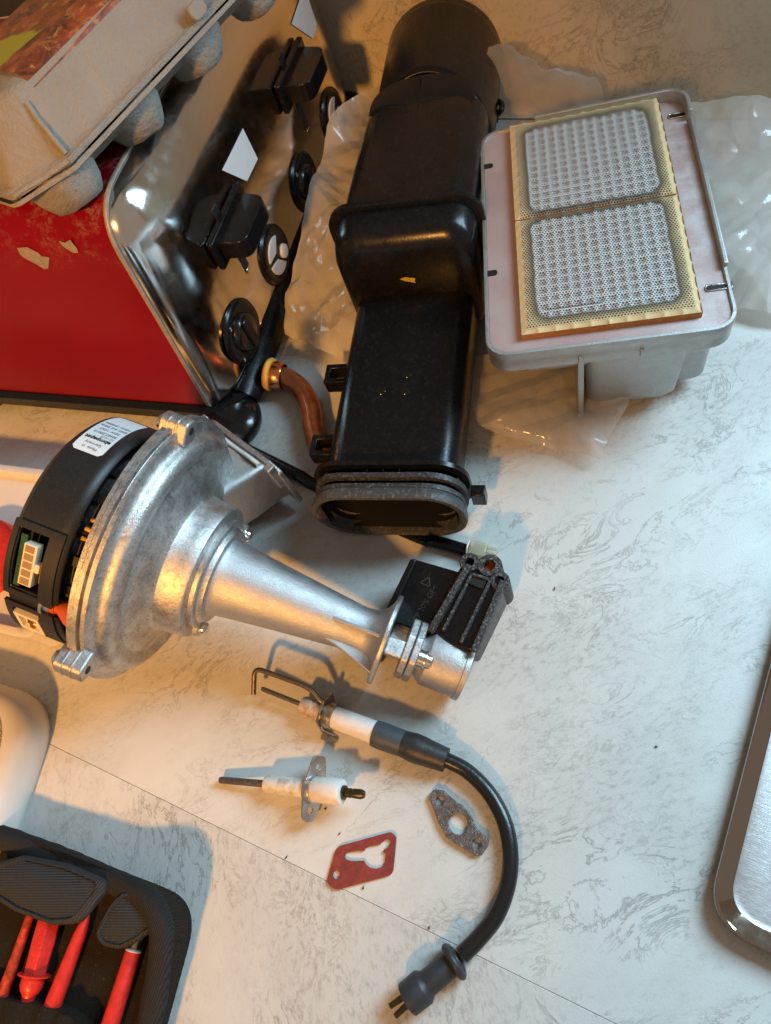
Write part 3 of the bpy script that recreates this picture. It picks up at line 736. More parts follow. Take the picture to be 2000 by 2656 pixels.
# clamp screw and orange rubber bush between the bays
Mc = drum(57, MT1 - .004, MR - .002)
bm = bmesh.new(); add_lathe(bm, [(-.0085, .0065), (-.0075, .0075), (-.0055, .0075), (-.0050, .0055), (-.0020, .0055)], Mc @ Matrix.Translation((0, 0, -.0025)), 24, True, True); mesh_obj('clamp_screw', bm, 'zinc_screw', FAN, smooth=40)
bm = bmesh.new(); add_lathe(bm, [(-.0025, .0048), (.0008, .0048), (.0012, .0040), (.0030, .0040), (.010, .0085), (.016, .0095)], Mc @ Matrix.Translation((0, 0, -.0025)), 24, True, True); mesh_obj('rubber_bush', bm, 'orange_rubber', FAN, smooth=50)
# yellow wires glimpsed in the gap behind the rim
for k in range(3):
    a = R(8 + 5 * k); pts = [FM @ Vector((MT1 + .001 + .004 * j, -(.066 + .004 * math.sin(j + k)) * math.sin(a), (.066 + .004 * math.sin(j * 1.3 + k)) * math.cos(a))) for j in range(4)]
    bm = bmesh.new(); add_tube(bm, spline(pts, 4), .0013, 8); mesh_obj('wire', bm, 'yellow_seal', FAN)
for a0 in range(-40, 130, 17):
    bm = bmesh.new(); shell_patch(bm, a0, a0 + 5, MT1 - .004, -.014, .058, .069, 3); mesh_obj('cooling_rib', bm, 'motor_plastic', FAN)
# type label wrapped on the drum
LA0, LA1, LT0, LT1 = -62, -20, MT0 + .0055, MT1 - .0105
bm = bmesh.new(); rings = []
for k in range(25):
    u = k / 24; a = R(LA0 + (LA1 - LA0) * u); e = .0022 * max(0, 1 - min(u, 1 - u) / .05) ** 2
    rings.append([FM @ Vector((t, -(MR + .0003) * math.sin(a), (MR + .0003) * math.cos(a))) for t in (LT0 + e, LT0 + .003, (LT0 + LT1) / 2, LT1 - .003, LT1 - e)])
add_loft(bm, rings, closed=False); lab = mesh_obj('type_label', bm, 'plain_white', mot, smooth=60)
def label_text(txt, size, ang, tc, mat, bold=0.0):
    def fn(c):                               # text x -> back along the axis, text y -> round the drum
        a = R(ang) + c.y / MR
        return FM @ Vector((tc - c.x, -(MR + .0006) * math.sin(a), (MR + .0006) * math.cos(a)))
    bmt = mesh_to_bm(text_mesh(txt, size, 0, bold), None, fn); mesh_obj('lettering', bmt, mat, lab, smooth=0)
tm = (LT0 + LT1) / 2
label_text('Made  in', .0030, -23.0, tm, 'print_black'); label_text('Germany', .0030, -26.0, tm, 'print_black')
label_text('ebmpapst', .0044, -29.6, tm, 'print_black', .00016)
for k, tx in enumerate(('55667.30010', '75W  I.Cl.F', '230V AC 50Hz', 'NRG118/0800')): label_text(tx, .0030, -35.0 - 3.5 * k, tm + .0005, 'print_grey', .0001)
label_text('2014/09', .0028, -32.6, tm + .004, 'print_grey')

# gas nozzle side: spacer blocks, clamp flange, screw, outlet tube and black plastic mixer
for yy, zz in ((-.006, .0165), (.010, -.0165)):
    bm = bmesh.new(); add_box(bm, FM @ Matrix.Translation((.172, yy, zz)), 0, .0125, -.006, .006, -.0045, .0045); mesh_obj('spacer', bm, 'cast_aluminium', FAN, bevel=.0012)
for t0 in (.1840, .1895):
    bm = bmesh.new(); lp = rpoly([(-.020, -.010), (-.010, -.022), (.012, -.0225), (.020, -.010), (.018, .014), (.004, .023), (-.012, .022), (-.019, .012)], .004)
    add_loft(bm, [[FM @ Vector((t, y, z)) for y, z in lp] for t in (t0, t0 + .0050)]); mesh_obj('clamp_flange', bm, 'cast_aluminium', FAN, bevel=.0008)
Ms = FM @ Matrix.Translation((.1945, -.006, .0165))
bm = bmesh.new(); add_lathe(bm, [(0, .0058), (.004, .0056), (.0042, .0066), (.0052, .0066), (.0053, .0052), (.0085, .0050), (.0098, .0036), (.0100, .001)], Ms, 24, True, True); mesh_obj('screw', bm, 'zinc_screw', FAN, smooth=40)
fan_lathe('outlet_tube', [(.193, .0145), (.196, .0150), (.2005, .0192), (.2012, .0196), (.2245, .0196), (.2248, .0206), (.2280, .0206), (.2284, .0200), (.2284, .0180), (.205, .0180)], 'smooth_aluminium', n=56)
def pix_prism(name, mat, loop, ztop, depth, parent, r=.004, bevel=.001, slope=None):
    """a block whose top outline is given where it stands: pixel outline on the plane z = ztop"""
    P = [at(x, y, ztop) for x, y in loop]; c = sum(P, Vector()) / len(P)
    lp = rpoly([(p.x, p.y) for p in P], r); bm = bmesh.new(); add_prism(bm, lp, Matrix.Identity(4), ztop - depth, ztop)
    return mesh_obj(name, bm, mat, parent, bevel=bevel)
pix_prism('mixer_body', 'black_plastic', [(1072, 1449), (1205, 1487), (1118, 1648), (1010, 1610)], .034, .028, FAN, .003)
pix_prism('mixer_edge', 'black_plastic', [(1064, 1449), (1082, 1449), (1018, 1590), (998, 1584)], .037, .030, FAN, .002)
bar = pix_prism('mixer_channel', 'black_plastic', [(1197, 1465), (1300, 1497), (1313, 1515), (1228, 1690), (1120, 1655), (1104, 1633)], .042, .030, FAN, .004, .0012)
# channel walls standing on the bar: an outer rim and an inner frame
def rail(pts, w, z0, z1, name, mat='dusty_black', parent=None):
    P = [at(x, y, z1) for x, y in pts]; bm = bmesh.new()
    for a, b in zip(P[:-1], P[1:]):
        d = (b - a).normalized(); nn = Vector((-d.y, d.x, 0)) * w / 2; lp = [a + nn - d * w / 2, b + nn + d * w / 2, b - nn + d * w / 2, a - nn - d * w / 2]
        add_loft(bm, [[Vector((p.x, p.y, z)) for p in lp] for z in (z0, z1)])
    return mesh_obj(name, bm, mat, parent or bar, bevel=.0005)
rail([(1118, 1630), (1212, 1470)], .0042, .041, .0465, 'outer_rib'); rail([(1232, 1680), (1302, 1512)], .0042, .041, .0465, 'outer_rib')
rail([(1150, 1632), (1223, 1487), (1272, 1503), (1196, 1662)], .0022, .041, .0450, 'inner_frame')
pix_prism('window_hole', 'slot_dark', [(1224, 1492), (1262, 1504), (1253, 1528), (1217, 1513)], .0437, .0015, bar, .001, 0)
for cxp, cyp, r in ((1270, 1467, .0085), (1218, 1458, .0070), (1296, 1506, .0068)):
    p = at(cxp, cyp, .043); M = Matrix.Translation((p.x, p.y, 0)) @ Matrix.Rotation(-PI / 2, 4, 'Y')
    bm = bmesh.new(); add_lathe(bm, [(.012, r), (.0425, r), (.0437, r * .9), (.0437, r * .48), (.036, r * .45)], M, 24, True, True); e = mesh_obj('mounting_eye', bm, 'dusty_black', bar, smooth=40)
    if r > .008:
        bm = bmesh.new(); add_lathe(bm, [(.0372, r * .45), (.0376, r * .45)], M, 16); mesh_obj('eye_hole', bm, 'orange_rubber', e)
# moulded lettering and recycling triangle
def moulded(txt, px, py, px2, py2, z, size, mat, parent):
    a, b = at(px, py, z), at(px2, py2, z); M = MX((a + b) / 2, b - a, (0, 0, 1)); bmt = mesh_to_bm(text_mesh(txt, size, .0002), M); mesh_obj('lettering', bmt, mat, parent, smooth=0)
simple('moulded_black', (.035, .037, .040), .35)
moulded('>PP 20% GF<', 1073, 1616, 1128, 1524, .0345, .0056, 'moulded_black', bar)
def triangle_mark(M, s, mat, parent, w=.0005):
    bm = bmesh.new(); P = [M @ Vector((s * math.cos(R(90 + 120 * k)), s * math.sin(R(90 + 120 * k)), 0)) for k in range(3)]
    for k in range(3): add_tube(bm, [P[k].lerp(P[(k + 1) % 3], .04), P[k].lerp(P[(k + 1) % 3], .96)], w, 6)
    mesh_obj('recycling_mark', bm, mat, parent)
p = at(1106, 1510, .0342); triangle_mark(MX(p, at(1130, 1520, .0342) - p, (0, 0, 1)), .0042, 'moulded_black', bar)
Mr = FM @ Matrix.Rotation(R(62), 4, 'X') @ MX((.160, -.0015, .0235), (1, 0, 0), (0, -1, 0))

# ================================================================== black air duct
DA, DB = Vector((-.1605, .197, 0)), Vector((-.2200, .7080, 0)); dd = (DB - DA).normalized()
DM = MX(DA + Vector((0, 0, .004)), dd, (0, 0, 1))                 # x runs away along the duct, y to the left, z up
D = thing('air_duct', 'long black plastic air duct, rectangular at the seal and round at the far end', 'duct', DM)
def dsec(x, w, z0, z1, r, n=7, yo=0.0): return [DM @ Vector((x, y, z)) for y, z in rrect(w, z1 - z0, r, n, yo, (z0 + z1) / 2)]
bm = bmesh.new()
add_loft(bm, [dsec(-.001, .100, .005, .057, .018), dsec(.03, .101, .005, .056, .016), dsec(.10, .101, .004, .055, .015), dsec(.19, .100, .003, .054, .014), dsec(.205, .100, .003, .054, .014)], False, False)
near = mesh_obj('near_section', bm, 'black_plastic', D, smooth=50)
bm = bmesh.new()
add_loft(bm, [dsec(.001, .0985, .0062, .0560, .017), dsec(.15, .096, .008, .052, .014)], False, True); mesh_obj('inner_wall', bm, 'slot_dark', near, smooth=50)
# step box: rises from the low section to the tall one
bm = bmesh.new()
add_loft(bm, [dsec(.1905, .100, .004, .062, .016), dsec(.1925, .108, .003, .098, .020), dsec(.197, .112, .002, .108, .022), dsec(.205, .114, .002, .113, .022), dsec(.222, .115, .002, .114, .020)], True, True)
mesh_obj('step_box', bm, 'black_plastic', D, smooth=55)
bm = bmesh.new()
add_loft(bm, [dsec(.222, .124, .000, .1185, .022), dsec(.2225, .126, .000, .1195, .022), dsec(.2265, .126, .000, .1195, .022), dsec(.227, .124, .000, .1185, .022)], True, True)
mesh_obj('flange', bm, 'black_plastic', D, smooth=50)
bm = bmesh.new()
add_loft(bm, [dsec(.226, .110, .002, .112, .020), dsec(.29, .109, .002, .110, .020), dsec(.335, .109, .002, .108, .022), dsec(.357, .109, .002, .1070, .024), dsec(.361, .109, .002, .1065, .024)], False, True)
mesh_obj('far_section', bm, 'black_plastic', D, smooth=50)
# round end tube, its lower lip cut as an arch over the flat top
bm = bmesh.new(); rings = []; TR = .0575
for x, r in ((.372, .0), (.0, 0)): pass
nn = 72
for j in range(12):
    rg = []
    for k in range(nn):
        a = 2 * PI * k / nn; up = math.cos(a)
        x0 = .353 + .030 * max(0, up) ** 1.5; x1 = .490
        u = j / 11; rr_ = TR * (1 + .010 * math.cos(2 * a) * (1 - u)); rg.append(DM @ Vector((x0 + (x1 - x0) * u, rr_ * math.sin(a), TR + .001 + rr_ * math.cos(a) * (1.0 + .02 * u))))
    rings.append(rg)
add_loft(bm, rings, False, False); tubeo = mesh_obj('round_end', bm, 'black_plastic', D, smooth=50); so = tubeo.modifiers.new('solid', 'SOLIDIFY'); so.thickness = .0028; so.offset = -1
bm = bmesh.new(); rings = []
for j in range(6):                           # sloped web joining flat top to the arch
    u = j / 5; rings.append([DM @ Vector((.352 + .030 * u * math.cos(R(a)) ** .6, .047 * math.sin(R(a)) , .104 + (.0105 * math.cos(R(a))) * u ** .6)) for a in range(-88, 89, 8)])
add_loft(bm, rings, closed=False); mesh_obj('web', bm, 'black_gloss', D, smooth=60)
bm = bmesh.new(); add_tube(bm, [DM @ Vector((.354 + .004 * k, .002, .1060 + .0016 * k)) for k in range(7)], .0012, 8); mesh_obj('web_rib', bm, 'black_gloss', D)
bm = bmesh.new(); add_tube(bm, [DM @ Vector((.23 + .125 * k / 10, .002, .1118 - .0045 * k / 10)) for k in range(11)], .0004, 6); mesh_obj('mould_line', bm, 'black_plastic', D)
# seals at the near end
def seal(x, w, z0, z1, r, d, mat, name):
    bm = bmesh.new(); wi = .016
    add_loft(bm, [dsec(x, w - .006, z0 + .003, z1 - .003, r - .003), dsec(x + d * .15, w, z0, z1, r), dsec(x + d * .85, w, z0, z1, r), dsec(x + d, w - .006, z0 + .003, z1 - .003, r - .003)], False, False)
    return mesh_obj(name, bm, mat, D, smooth=50)
bm = bmesh.new()
add_loft(bm, [dsec(.0225, .104, .004, .058, .018), dsec(.0226, .118, .000, .0645, .024), dsec(.0262, .118, .000, .0645, .024), dsec(.0264, .104, .004, .058, .018)], False, False); mesh_obj('end_flange', bm, 'black_plastic', D, smooth=40)
seal(.0125, .1145, .0010, .0625, .026, .0060, 'rubber', 'seal_lip'); seal(.0050, .1130, .0015, .0618, .026, .0050, 'rubber', 'seal_lip')
bm = bmesh.new()
add_loft(bm, [dsec(.012, .104, .006, .057, .024), dsec(.0035, .1150, .0006, .0632, .028), dsec(-.0010, .1165, .0000, .0640, .029), dsec(-.0035, .1150, .0008, .0632, .028), dsec(-.0040, .1110, .0028, .0612, .026), dsec(-.0030, .1060, .0050, .0592, .024), dsec(.006, .0985, .0062, .0565, .020)], False, False)
mesh_obj('seal_ring', bm, 'grey_rubber', D, smooth=50)
for yy in (-.012, .0, .012):
    bm = bmesh.new(); add_box(bm, DM, .0185, .0230, yy - .0005, yy + .0005, .056, .0615); mesh_obj('rib', bm, 'black_plastic', D)
bm = bmesh.new(); add_box(bm, DM, .016, .025, -.0690, -.0585, .014, .030); mesh_obj('tab', bm, 'black_plastic', D, bevel=.0008)
# square clip loops on the left side
for (px, py) in ((885, 982), (856, 1166)):
    p = DM.inverted() @ at(px, py, .032); bm = bmesh.new()
    lo_ = [(-.0095, -.012), (.0095, -.012), (.0095, .012), (-.0095, .012)]; li = [(-.0052, -.0062), (.0052, -.0062), (.0052, .0075), (-.0052, .0075)]
    Mp = DM @ Matrix.Translation((p.x, .0595, .030))
    add_loft(bm, [[Mp @ Vector((x, y, z)) for x, y in l] for l, z in ((li, -.008), (lo_, -.008), (lo_, .006), (li, .006), (li, -.008))], False, False); mesh_obj('clip_loop', bm, 'black_plastic', D, bevel=.0008, smooth=30)
# moulding date discs and a splash of yellow paint
for px, py in ((1058, 977), (1053, 1020), (991, 1020)):
    p = DM.inverted() @ at(px, py, .0555); bm = bmesh.new(); M = DM @ Matrix.Translation((p.x, p.y, .0553)) @ Matrix.Rotation(-PI / 2, 4, 'Y')
    add_lathe(bm, [(-.002, .0040), (.0001, .0040), (.0004, .0037), (.0004, .0033), (.0000, .0031)], M, 24); m_ = mesh_obj('date_disc', bm, 'black_gloss', near, smooth=30)
    bm = bmesh.new(); add_box(bm, M, -.0002, .0006, -.0004, .0004, -.0026, .0026); mesh_obj('date_arrow', bm, 'black_gloss', m_)
ym = [(1037, 722), (1050, 717), (1078, 719), (1076, 726), (1079, 731), (1066, 729), (1052, 727)]
bm = bmesh.new(); xw = .1915
vs = []
for px, py in ym:
    # on the sloping face of the step box
    p = at(px, py, .080); l = DM.inverted() @ p
    r_ = ray(px, py); t = 0
    o_ = DM.inverted() @ CAMP; dv = DM.inverted().to_3x3() @ r_; k = (.1903 + .0006 - o_.x) / dv.x; h = o_ + dv * k
    vs.append(bm.verts.new(DM @ Vector((.1907 + (h.z - .062) / .036 * .002 - .0012, h.y, h.z))))
bm.faces.new(vs); mesh_obj('yellow_mark', bm, 'yellow_paint', D, smooth=0)

# ================================================================== burner with perforated ceramic tiles
c4 = [at(1230, 932, .100), at(1908, 835, .100), at(1790, 218, .100), at(1268, 345, .100)]
bc = sum(c4, Vector()) / 4
bx_ = ((c4[1] - c4[0]).normalized() + (c4[2] - c4[3]).normalized()).normalized(); by_ = ((c4[3] - c4[0]).normalized() + (c4[2] - c4[1]).normalized()).normalized()
bx2 = (bx_ + Vector((by_.y, -by_.x, 0))).normalized()
BW = ((c4[1] - c4[0]).length + (c4[2] - c4[3]).length) / 2; BL = ((c4[3] - c4[0]).length + (c4[2] - c4[1]).length) / 2
BM = MX((bc.x, bc.y, 0), bx2, (0, 0, 1))
BU = thing('burner', 'gas burner head, grey casting topped with a perforated white ceramic plate', 'burner', BM)
zt = .098
def bring(ins, z, r=.016): return [BM @ Vector((x, y, z)) for x, y in rrect(BW - 2 * ins, BL - 2 * ins, max(r - ins * .5, .003), 7)]
bm = bmesh.new()
add_loft(bm, [bring(.004, zt - .022), bring(.0005, zt - .019), bring(.0010, zt - .0115), bring(.0004, zt - .0105), bring(0, zt - .004), bring(.0004, zt - .0006), bring(.0022, zt - .0006), bring(.0030, zt - .0030)], True, False)
rimo = mesh_obj('rim', bm, 'grey_casting', BU, smooth=35)
bm = bmesh.new(); add_prism(bm, rrect(BW - .0058, BL - .0058, .0135, 7), BM, zt - .006, zt - .0026)
facep = mesh_obj('top_face', bm, 'heat_stained_aluminium', BU, bevel=.0004)
# raised back lip and right-hand ledge
bm = bmesh.new(); 
pts = [BM @ Vector((x, y, zt + .0015)) for x, y in [(-BW * .22, BL / 2 - .002), (BW / 2 - .016, BL / 2 - .002)] + [(BW / 2 - .016 + .014 * math.sin(R(a)), BL / 2 - .016 + .014 * math.cos(R(a))) for a in range(15, 91, 15)] + [(BW / 2 - .002, BL / 2 - .030)]]
rings = []
for i, p in enumerate(pts):
    d = (pts[min(i + 1, len(pts) - 1)] - pts[max(0, i - 1)]).normalized(); nrm = Vector((-d.y, d.x, 0))
    rings.append([p + nrm * a + Vector((0, 0, z)) for a, z in ((-.0018, -.006), (.0018, -.006), (.0016, .0048), (-.0012, .0048))])
add_loft(bm, rings); mesh_obj('back_lip', bm, 'grey_casting', BU, bevel=.0005)
bm = bmesh.new(); add_box(bm, BM, BW / 2 - .0026, BW / 2 + .0004, -BL * .28, BL * .36, zt - .010, zt + .0028); mesh_obj('side_lip', bm, 'grey_casting', BU, bevel=.0007)
bm = bmesh.new(); add_box(bm, BM, BW / 2 - .0225, BW / 2 - .0210, -BL * .40, BL * .40, zt - .004, zt - .0016); mesh_obj('pressed_line', bm, 'heat_stained_aluminium', BU, bevel=.0005)
for sx, yy in ((1, -BL * .345), (1, BL * .405), (-1, -BL * .165), (-1, BL * .33)):
    x1 = sx * BW / 2; ln = .016 if sx > 0 else .010
    lp = rpoly([(x1 - sx * ln, yy - .0028), (x1 + sx * .0012, yy - .0028), (x1 + sx * .0012, yy + .0028), (x1 - sx * ln, yy + .0028)], [.0026, .0003, .0003, .0026])
    bm = bmesh.new(); add_prism(bm, lp, BM, zt - .0032, zt - .0023); mesh_obj('screw_slot', bm, 'slot_dark', facep)
    if sx > 0:
        bm = bmesh.new(); add_loft(bm, [[BM @ Vector((x, y, z)) for x, y in lp] for z in (zt - .0030, zt - .0018)], False, False); e = mesh_obj('slot_edge', bm, 'steel', facep, smooth=40); s_ = e.modifiers.new('s', 'SOLIDIFY'); s_.thickness = .0008
# lower housing: shallow pan, box chamber, side block and a standing rib
def burner_block(name, x0, x1, y0, y1, z0, z1, r, taper=.0):
    bm = bmesh.new(); rings = []
    for z, i in ((z1, 0), (z0 + r, taper * .6), (z0 + r * .35, taper * .8 + r * .22), (z0, taper + r * .8)):
        rings.append([BM @ Vector((x, y, z)) for x, y in rpoly([(x0 + i, y0 + i), (x1 - i, y0 + i), (x1 - i, y1 - i), (x0 + i, y1 - i)], max(.006, .012 - i * .3), 5)])
    add_loft(bm, rings); return mesh_obj(name, bm, 'grey_casting', BU, smooth=45)
burner_block('pan', -BW / 2 + .020, BW / 2 - .006, -BL / 2 + .010, BL / 2 - .012, zt - .038, zt - .018, .006)
burner_block('chamber', -.016, BW / 2 - .024, -BL / 2 + .006, BL / 2 - .040, .004, zt - .018, .014, .006)
burner_block('side_block', BW / 2 - .040, BW / 2 - .004, -BL / 2 + .022, .02, .012, zt - .016, .004, .002)
bm = bmesh.new(); add_loft(bm, [[BM @ Vector((x, y, z)) for y, z in ((-BL / 2 + .0015, .001), (-BL / 2 + .0085, .001), (-BL / 2 + .030, .012), (-BL / 2 + .03, zt - .020), (-BL / 2 + .003, zt - .020))] for x in (-.0195, -.0150)])
mesh_obj('standing_rib', bm, 'grey_casting', BU, bevel=.0008)
for x in (-.018, .022): 
    bm = bmesh.new(); add_box(bm, BM, x - .0012, x + .0012, -BL / 2 - .0006, -BL / 2 + .004, zt - .0185, zt - .011); mesh_obj('rim_rib', bm, 'grey_casting', BU, bevel=.0006)
# two ceramic tiles, dimpled, with scalloped edges
t4 = [at(1317, 862, zt + .003), at(1810, 822, zt + .003), at(1722, 255, zt + .003), at(1350, 307, zt + .003)]
tl = [BM.inverted() @ p for p in t4]
tx0 = (tl[0].x + tl[3].x) / 2; tx1 = (tl[1].x + tl[2].x) / 2; ty0 = (tl[0].y + tl[1].y) / 2; ty1 = (tl[2].y + tl[3].y) / 2
tw, th = tx1 - tx0, (ty1 - ty0) / 2 - .0004
ceramic('ceramic_tile', tw, th)
for k in (0, 1):
    oc = Vector(((tx0 + tx1) / 2, ty0 + (ty1 - ty0) * (.25 + .5 * k), zt - .0026)); bm = bmesh.new()
    nx, ny = 132, 136; hgt = .0062; g = []
    for j in range(ny + 1):
        row = []
        for i in range(nx + 1):
            x, y = (i / nx - .5) * tw, (j / ny - .5) * th
            e = min(tw / 2 - abs(x), th / 2 - abs(y))
            bxx, byy = (x / .0075) % 1 - .5, (y / .0075) % 1 - .5
            e2_ = min(tw / 2 - abs(x), th / 2 + y, th / 2 - y + .0065)
            dm = max(0, 1 - (bxx * bxx + byy * byy) / .16) if e2_ > .0115 else 0
            sc_ = abs(math.sin(PI * (x if th / 2 - abs(y) < tw / 2 - abs(x) else y) / .0115))
            z = hgt - .0012 * dm ** .7 - .0009 * max(0, 1 - (e - .0045 * sc_ ** .5 * .8) / .0022 if e < .006 else 0) * (1 if e < .006 else 0)
            if k == 0 and abs(y + th / 2 - .0185) < .0006 and -tw / 2 + .018 < x < -.004: z -= .0016
            z = max(z, hgt - .0022)
            row.append(bm.verts.new((x, y, z)))
        g.append(row)
    for j in range(ny):
        for i in range(nx): bm.faces.new((g[j][i], g[j][i + 1], g[j + 1][i + 1], g[j + 1][i]))
    me = bpy.data.meshes.new('ceramic_tile'); bm.to_mesh(me); bm.free()
    o = mesh_data_obj('ceramic_tile', me, 'ceramic_tile', BU, smooth=60); o.location = oc; o.rotation_euler.z = PI * k
    bm = bmesh.new(); lp = [(-tw / 2, -th / 2), (tw / 2, -th / 2), (tw / 2, th / 2), (-tw / 2, th / 2)]; M = BM @ Matrix.Translation(oc); add_loft(bm, [[M @ Vector((x, y, z)) for x, y in lp] for z in (0, hgt - .0012)], False, False)
    mesh_obj('tile_side', bm, 'ceramic_side', BU, smooth=0)

# ================================================================== copper pipe
pz = .013
pp = [at(706, 972, .018), at(722, 975, .017), at(748, 984, .015), at(782, 1012, pz), at(806, 1062, pz), at(815, 1120, pz), at(838, 1178, pz), at(880, 1222, pz), at(930, 1262, pz)]
CP = thing('copper_pipe', 'bent copper pipe with a yellow seal on its flared end by the toaster', 'pipe', Matrix.Translation((pp[4].x, pp[4].y, 0)))
path = spline(pp, 8); rad = []
for i, p in enumerate(path):
    u = i / (len(path) - 1); rad.append(.0093 + .0028 * max(0, 1 - u / .16) ** 1.2)
bm = bmesh.new(); add_tube(bm, path, rad, 28, False); pipe = mesh_obj('pipe', bm, 'copper', CP, smooth=60)
ax = (path[1] - path[0]).normalized(); Mp = MX(path[0], ax, (0, 0, 1))
bm = bmesh.new(); add_lathe(bm, [(-.0005, .0122), (.003, .0128), (.006, .0124), (.010, .0118), (.011, .0112)], Mp, 32, False, False); mesh_obj('flare', bm, 'copper_bright', CP, smooth=60)
bm = bmesh.new(); add_lathe(bm, [(-.0035, .0085), (-.0048, .0110), (-.0045, .0138), (-.0020, .0150), (.0005, .0145), (.0010, .0120)], Mp, 36, False, False); mesh_obj('seal', bm, 'yellow_seal', CP, smooth=60)
bm = bmesh.new(); add_lathe(bm, [(.002, .0105), (.0022, .0105)], Mp, 24); mesh_obj('bore', bm, 'slot_dark', CP)
bm = bmesh.new(); add_tube(bm, path[42:47], .0097, 28, False); mesh_obj('joint_band', bm, 'copper', pipe, smooth=60)

# ================================================================== wire sleeve running under the duct
wp = [at(560, 1128, .006), at(640, 1165, .006), at(735, 1212, .006), at(830, 1262, .005), at(950, 1330, .004), at(1090, 1392, .004), at(1160, 1413, .0045), at(1216, 1430, .0045)]
WS = thing('wire_sleeve', 'black wire sleeve with clear connector end passing under the duct', 'wire', Matrix.Translation((wp[5].x, wp[5].y, 0)))
bm = bmesh.new(); sp = spline(wp, 6); rings = []
for i, p in enumerate(sp):
    d = (sp[min(i + 1, len(sp) - 1)] - sp[max(0, i - 1)]).normalized(); nn_ = Vector((-d.y, d.x, 0)); hz_ = .0036 if i < 16 or i > 31 else .0016; p = Vector((p.x, p.y, p.z if hz_ > .002 else .0020)); rings.append([p + nn_ * (.0052 * math.cos(2 * PI * k / 14)) + Vector((0, 0, hz_ * math.sin(2 * PI * k / 14))) for k in range(14)])
add_loft(bm, rings); mesh_obj('sleeve', bm, 'black_plastic', WS, smooth=60)
cA, cB = at(1222, 1424, .006), at(1288, 1436, .006); Mc = MX(cA, cB - cA, (0, 0, 1)); ln = (cB - cA).length
bm = bmesh.new(); add_box(bm, Mc, -.001, ln * .62, -.0058, .0058, -.0055, .0045); cn = mesh_obj('connector', bm, 'clear_nylon', WS, bevel=.0008)
for yy in (-.0035, .0, .0035):
    bm = bmesh.new(); add_box(bm, Mc, ln * .1, ln * 1.0, yy - .0011, yy + .0011, -.002, .001); mesh_obj('prong', bm, 'clear_nylon', WS, bevel=.0004)
bm = bmesh.new(); add_tube(bm, [Mc @ Vector((-.002, .0055 * math.cos(R(a)), .0052 * math.sin(R(a)))) for a in range(-30, 211, 20)], .0007, 6); mesh_obj('collar', bm, 'white_gasket', WS)

# ================================================================== ignition electrode with cable
ez = .012
def axis_frame(p0, p1): return MX(p0, p1 - p0, (0, 0, 1)), (p1 - p0).length
IE0, IE1 = at(675, 1752 + 40, .013), at(1160, 1950, .012)
e0, e1 = at(784, 1828, ez), at(972, 1900, ez)       # porcelain start, sleeve start
IM, il = axis_frame(e0, e1)
IG = thing('ignition_electrode', 'spark ignition electrode with bent rods, white porcelain and black cable', 'electrode', IM)
def ig_lathe(name, prof, mat, parent=None, n=28, cap=True): bm = bmesh.new(); add_lathe(bm, prof, IM, n, cap, cap); return mesh_obj(name, bm, mat, parent or IG, smooth=45)
ig_lathe('porcelain_tip', [(-.0010, .0035), (.0000, .0058), (.0015, .0065), (.008, .0067), (.0085, .0060), (.010, .0060), (.0105, .0066), (.0125, .0066), (.0130, .0060), (.0145, .0060), (.0150, .0066), (.018, .0066), (il * .42, .0066)], 'heated_porcelain')
ig_lathe('porcelain_body', [(il * .44, .0060), (il * .45, .0074), (il * .6, .0076), (il * 1.04, .0078)], 'porcelain')
ig_lathe('ferrule', [(il * .335, .0080), (il * .345, .0088), (il * .40, .0091), (il * .455, .0088), (il * .462, .0078)], 'bracket_steel')
# bracket plate standing across the axis, folded foot and wire clip
bm = bmesh.new(); lp = rpoly([(-.0130, -.0105), (.0090, -.0115), (.0150, .0030), (.0060, .0120), (-.0080, .0105)], .0025)
add_loft(bm, [[IM @ Vector((t, y, z)) for y, z in lp] for t in (il * .315, il * .315 + .0014)]); brk = mesh_obj('bracket', bm, 'bracket_steel', IG, bevel=.0004)
bm = bmesh.new(); add_prism(bm, rpoly([(il * .315, -.0165), (il * .315 + .012, -.0160), (il * .315 + .013, -.0125), (il * .315, -.0100)], .0015), IM, -.0110, -.0098); mesh_obj('bracket_foot', bm, 'bracket_steel', brk, bevel=.0003)
bm = bmesh.new(); add_tube(bm, bend([IM @ Vector((il * .36, -.0088, .002)), IM @ Vector((il * .355, -.0105, -.002)), IM @ Vector((il * .46, -.0110, -.005)), IM @ Vector((il * .52, -.0106, -.0055))], .0015), .0007, 8); mesh_obj('wire_clip', bm, 'zinc_screw', IG)
# straight spark rod and the bent earth rod
rA, rB = at(679, 1786, .0145), IM @ Vector((.002, 0, 0))
bm = bmesh.new(); add_tube(bm, [rA, rA.lerp(rB, .05), rB], [.0014, .0017, .0017], 12); mesh_obj('spark_rod', bm, 'dark_rod', IG)
er = [at(658, 1800, .013), at(661, 1740, .0225), at(690, 1734, .0235), at(802, 1782, .0220), at(842, 1832, .0165), IM @ Vector((il * .32, .0068, .0035))]
bm = bmesh.new(); add_tube(bm, bend([er[0], at(660, 1732, .0235)] + er[3:], .0065, 7), .0018, 14); mesh_obj('earth_rod', bm, 'dark_rod', IG, smooth=60)
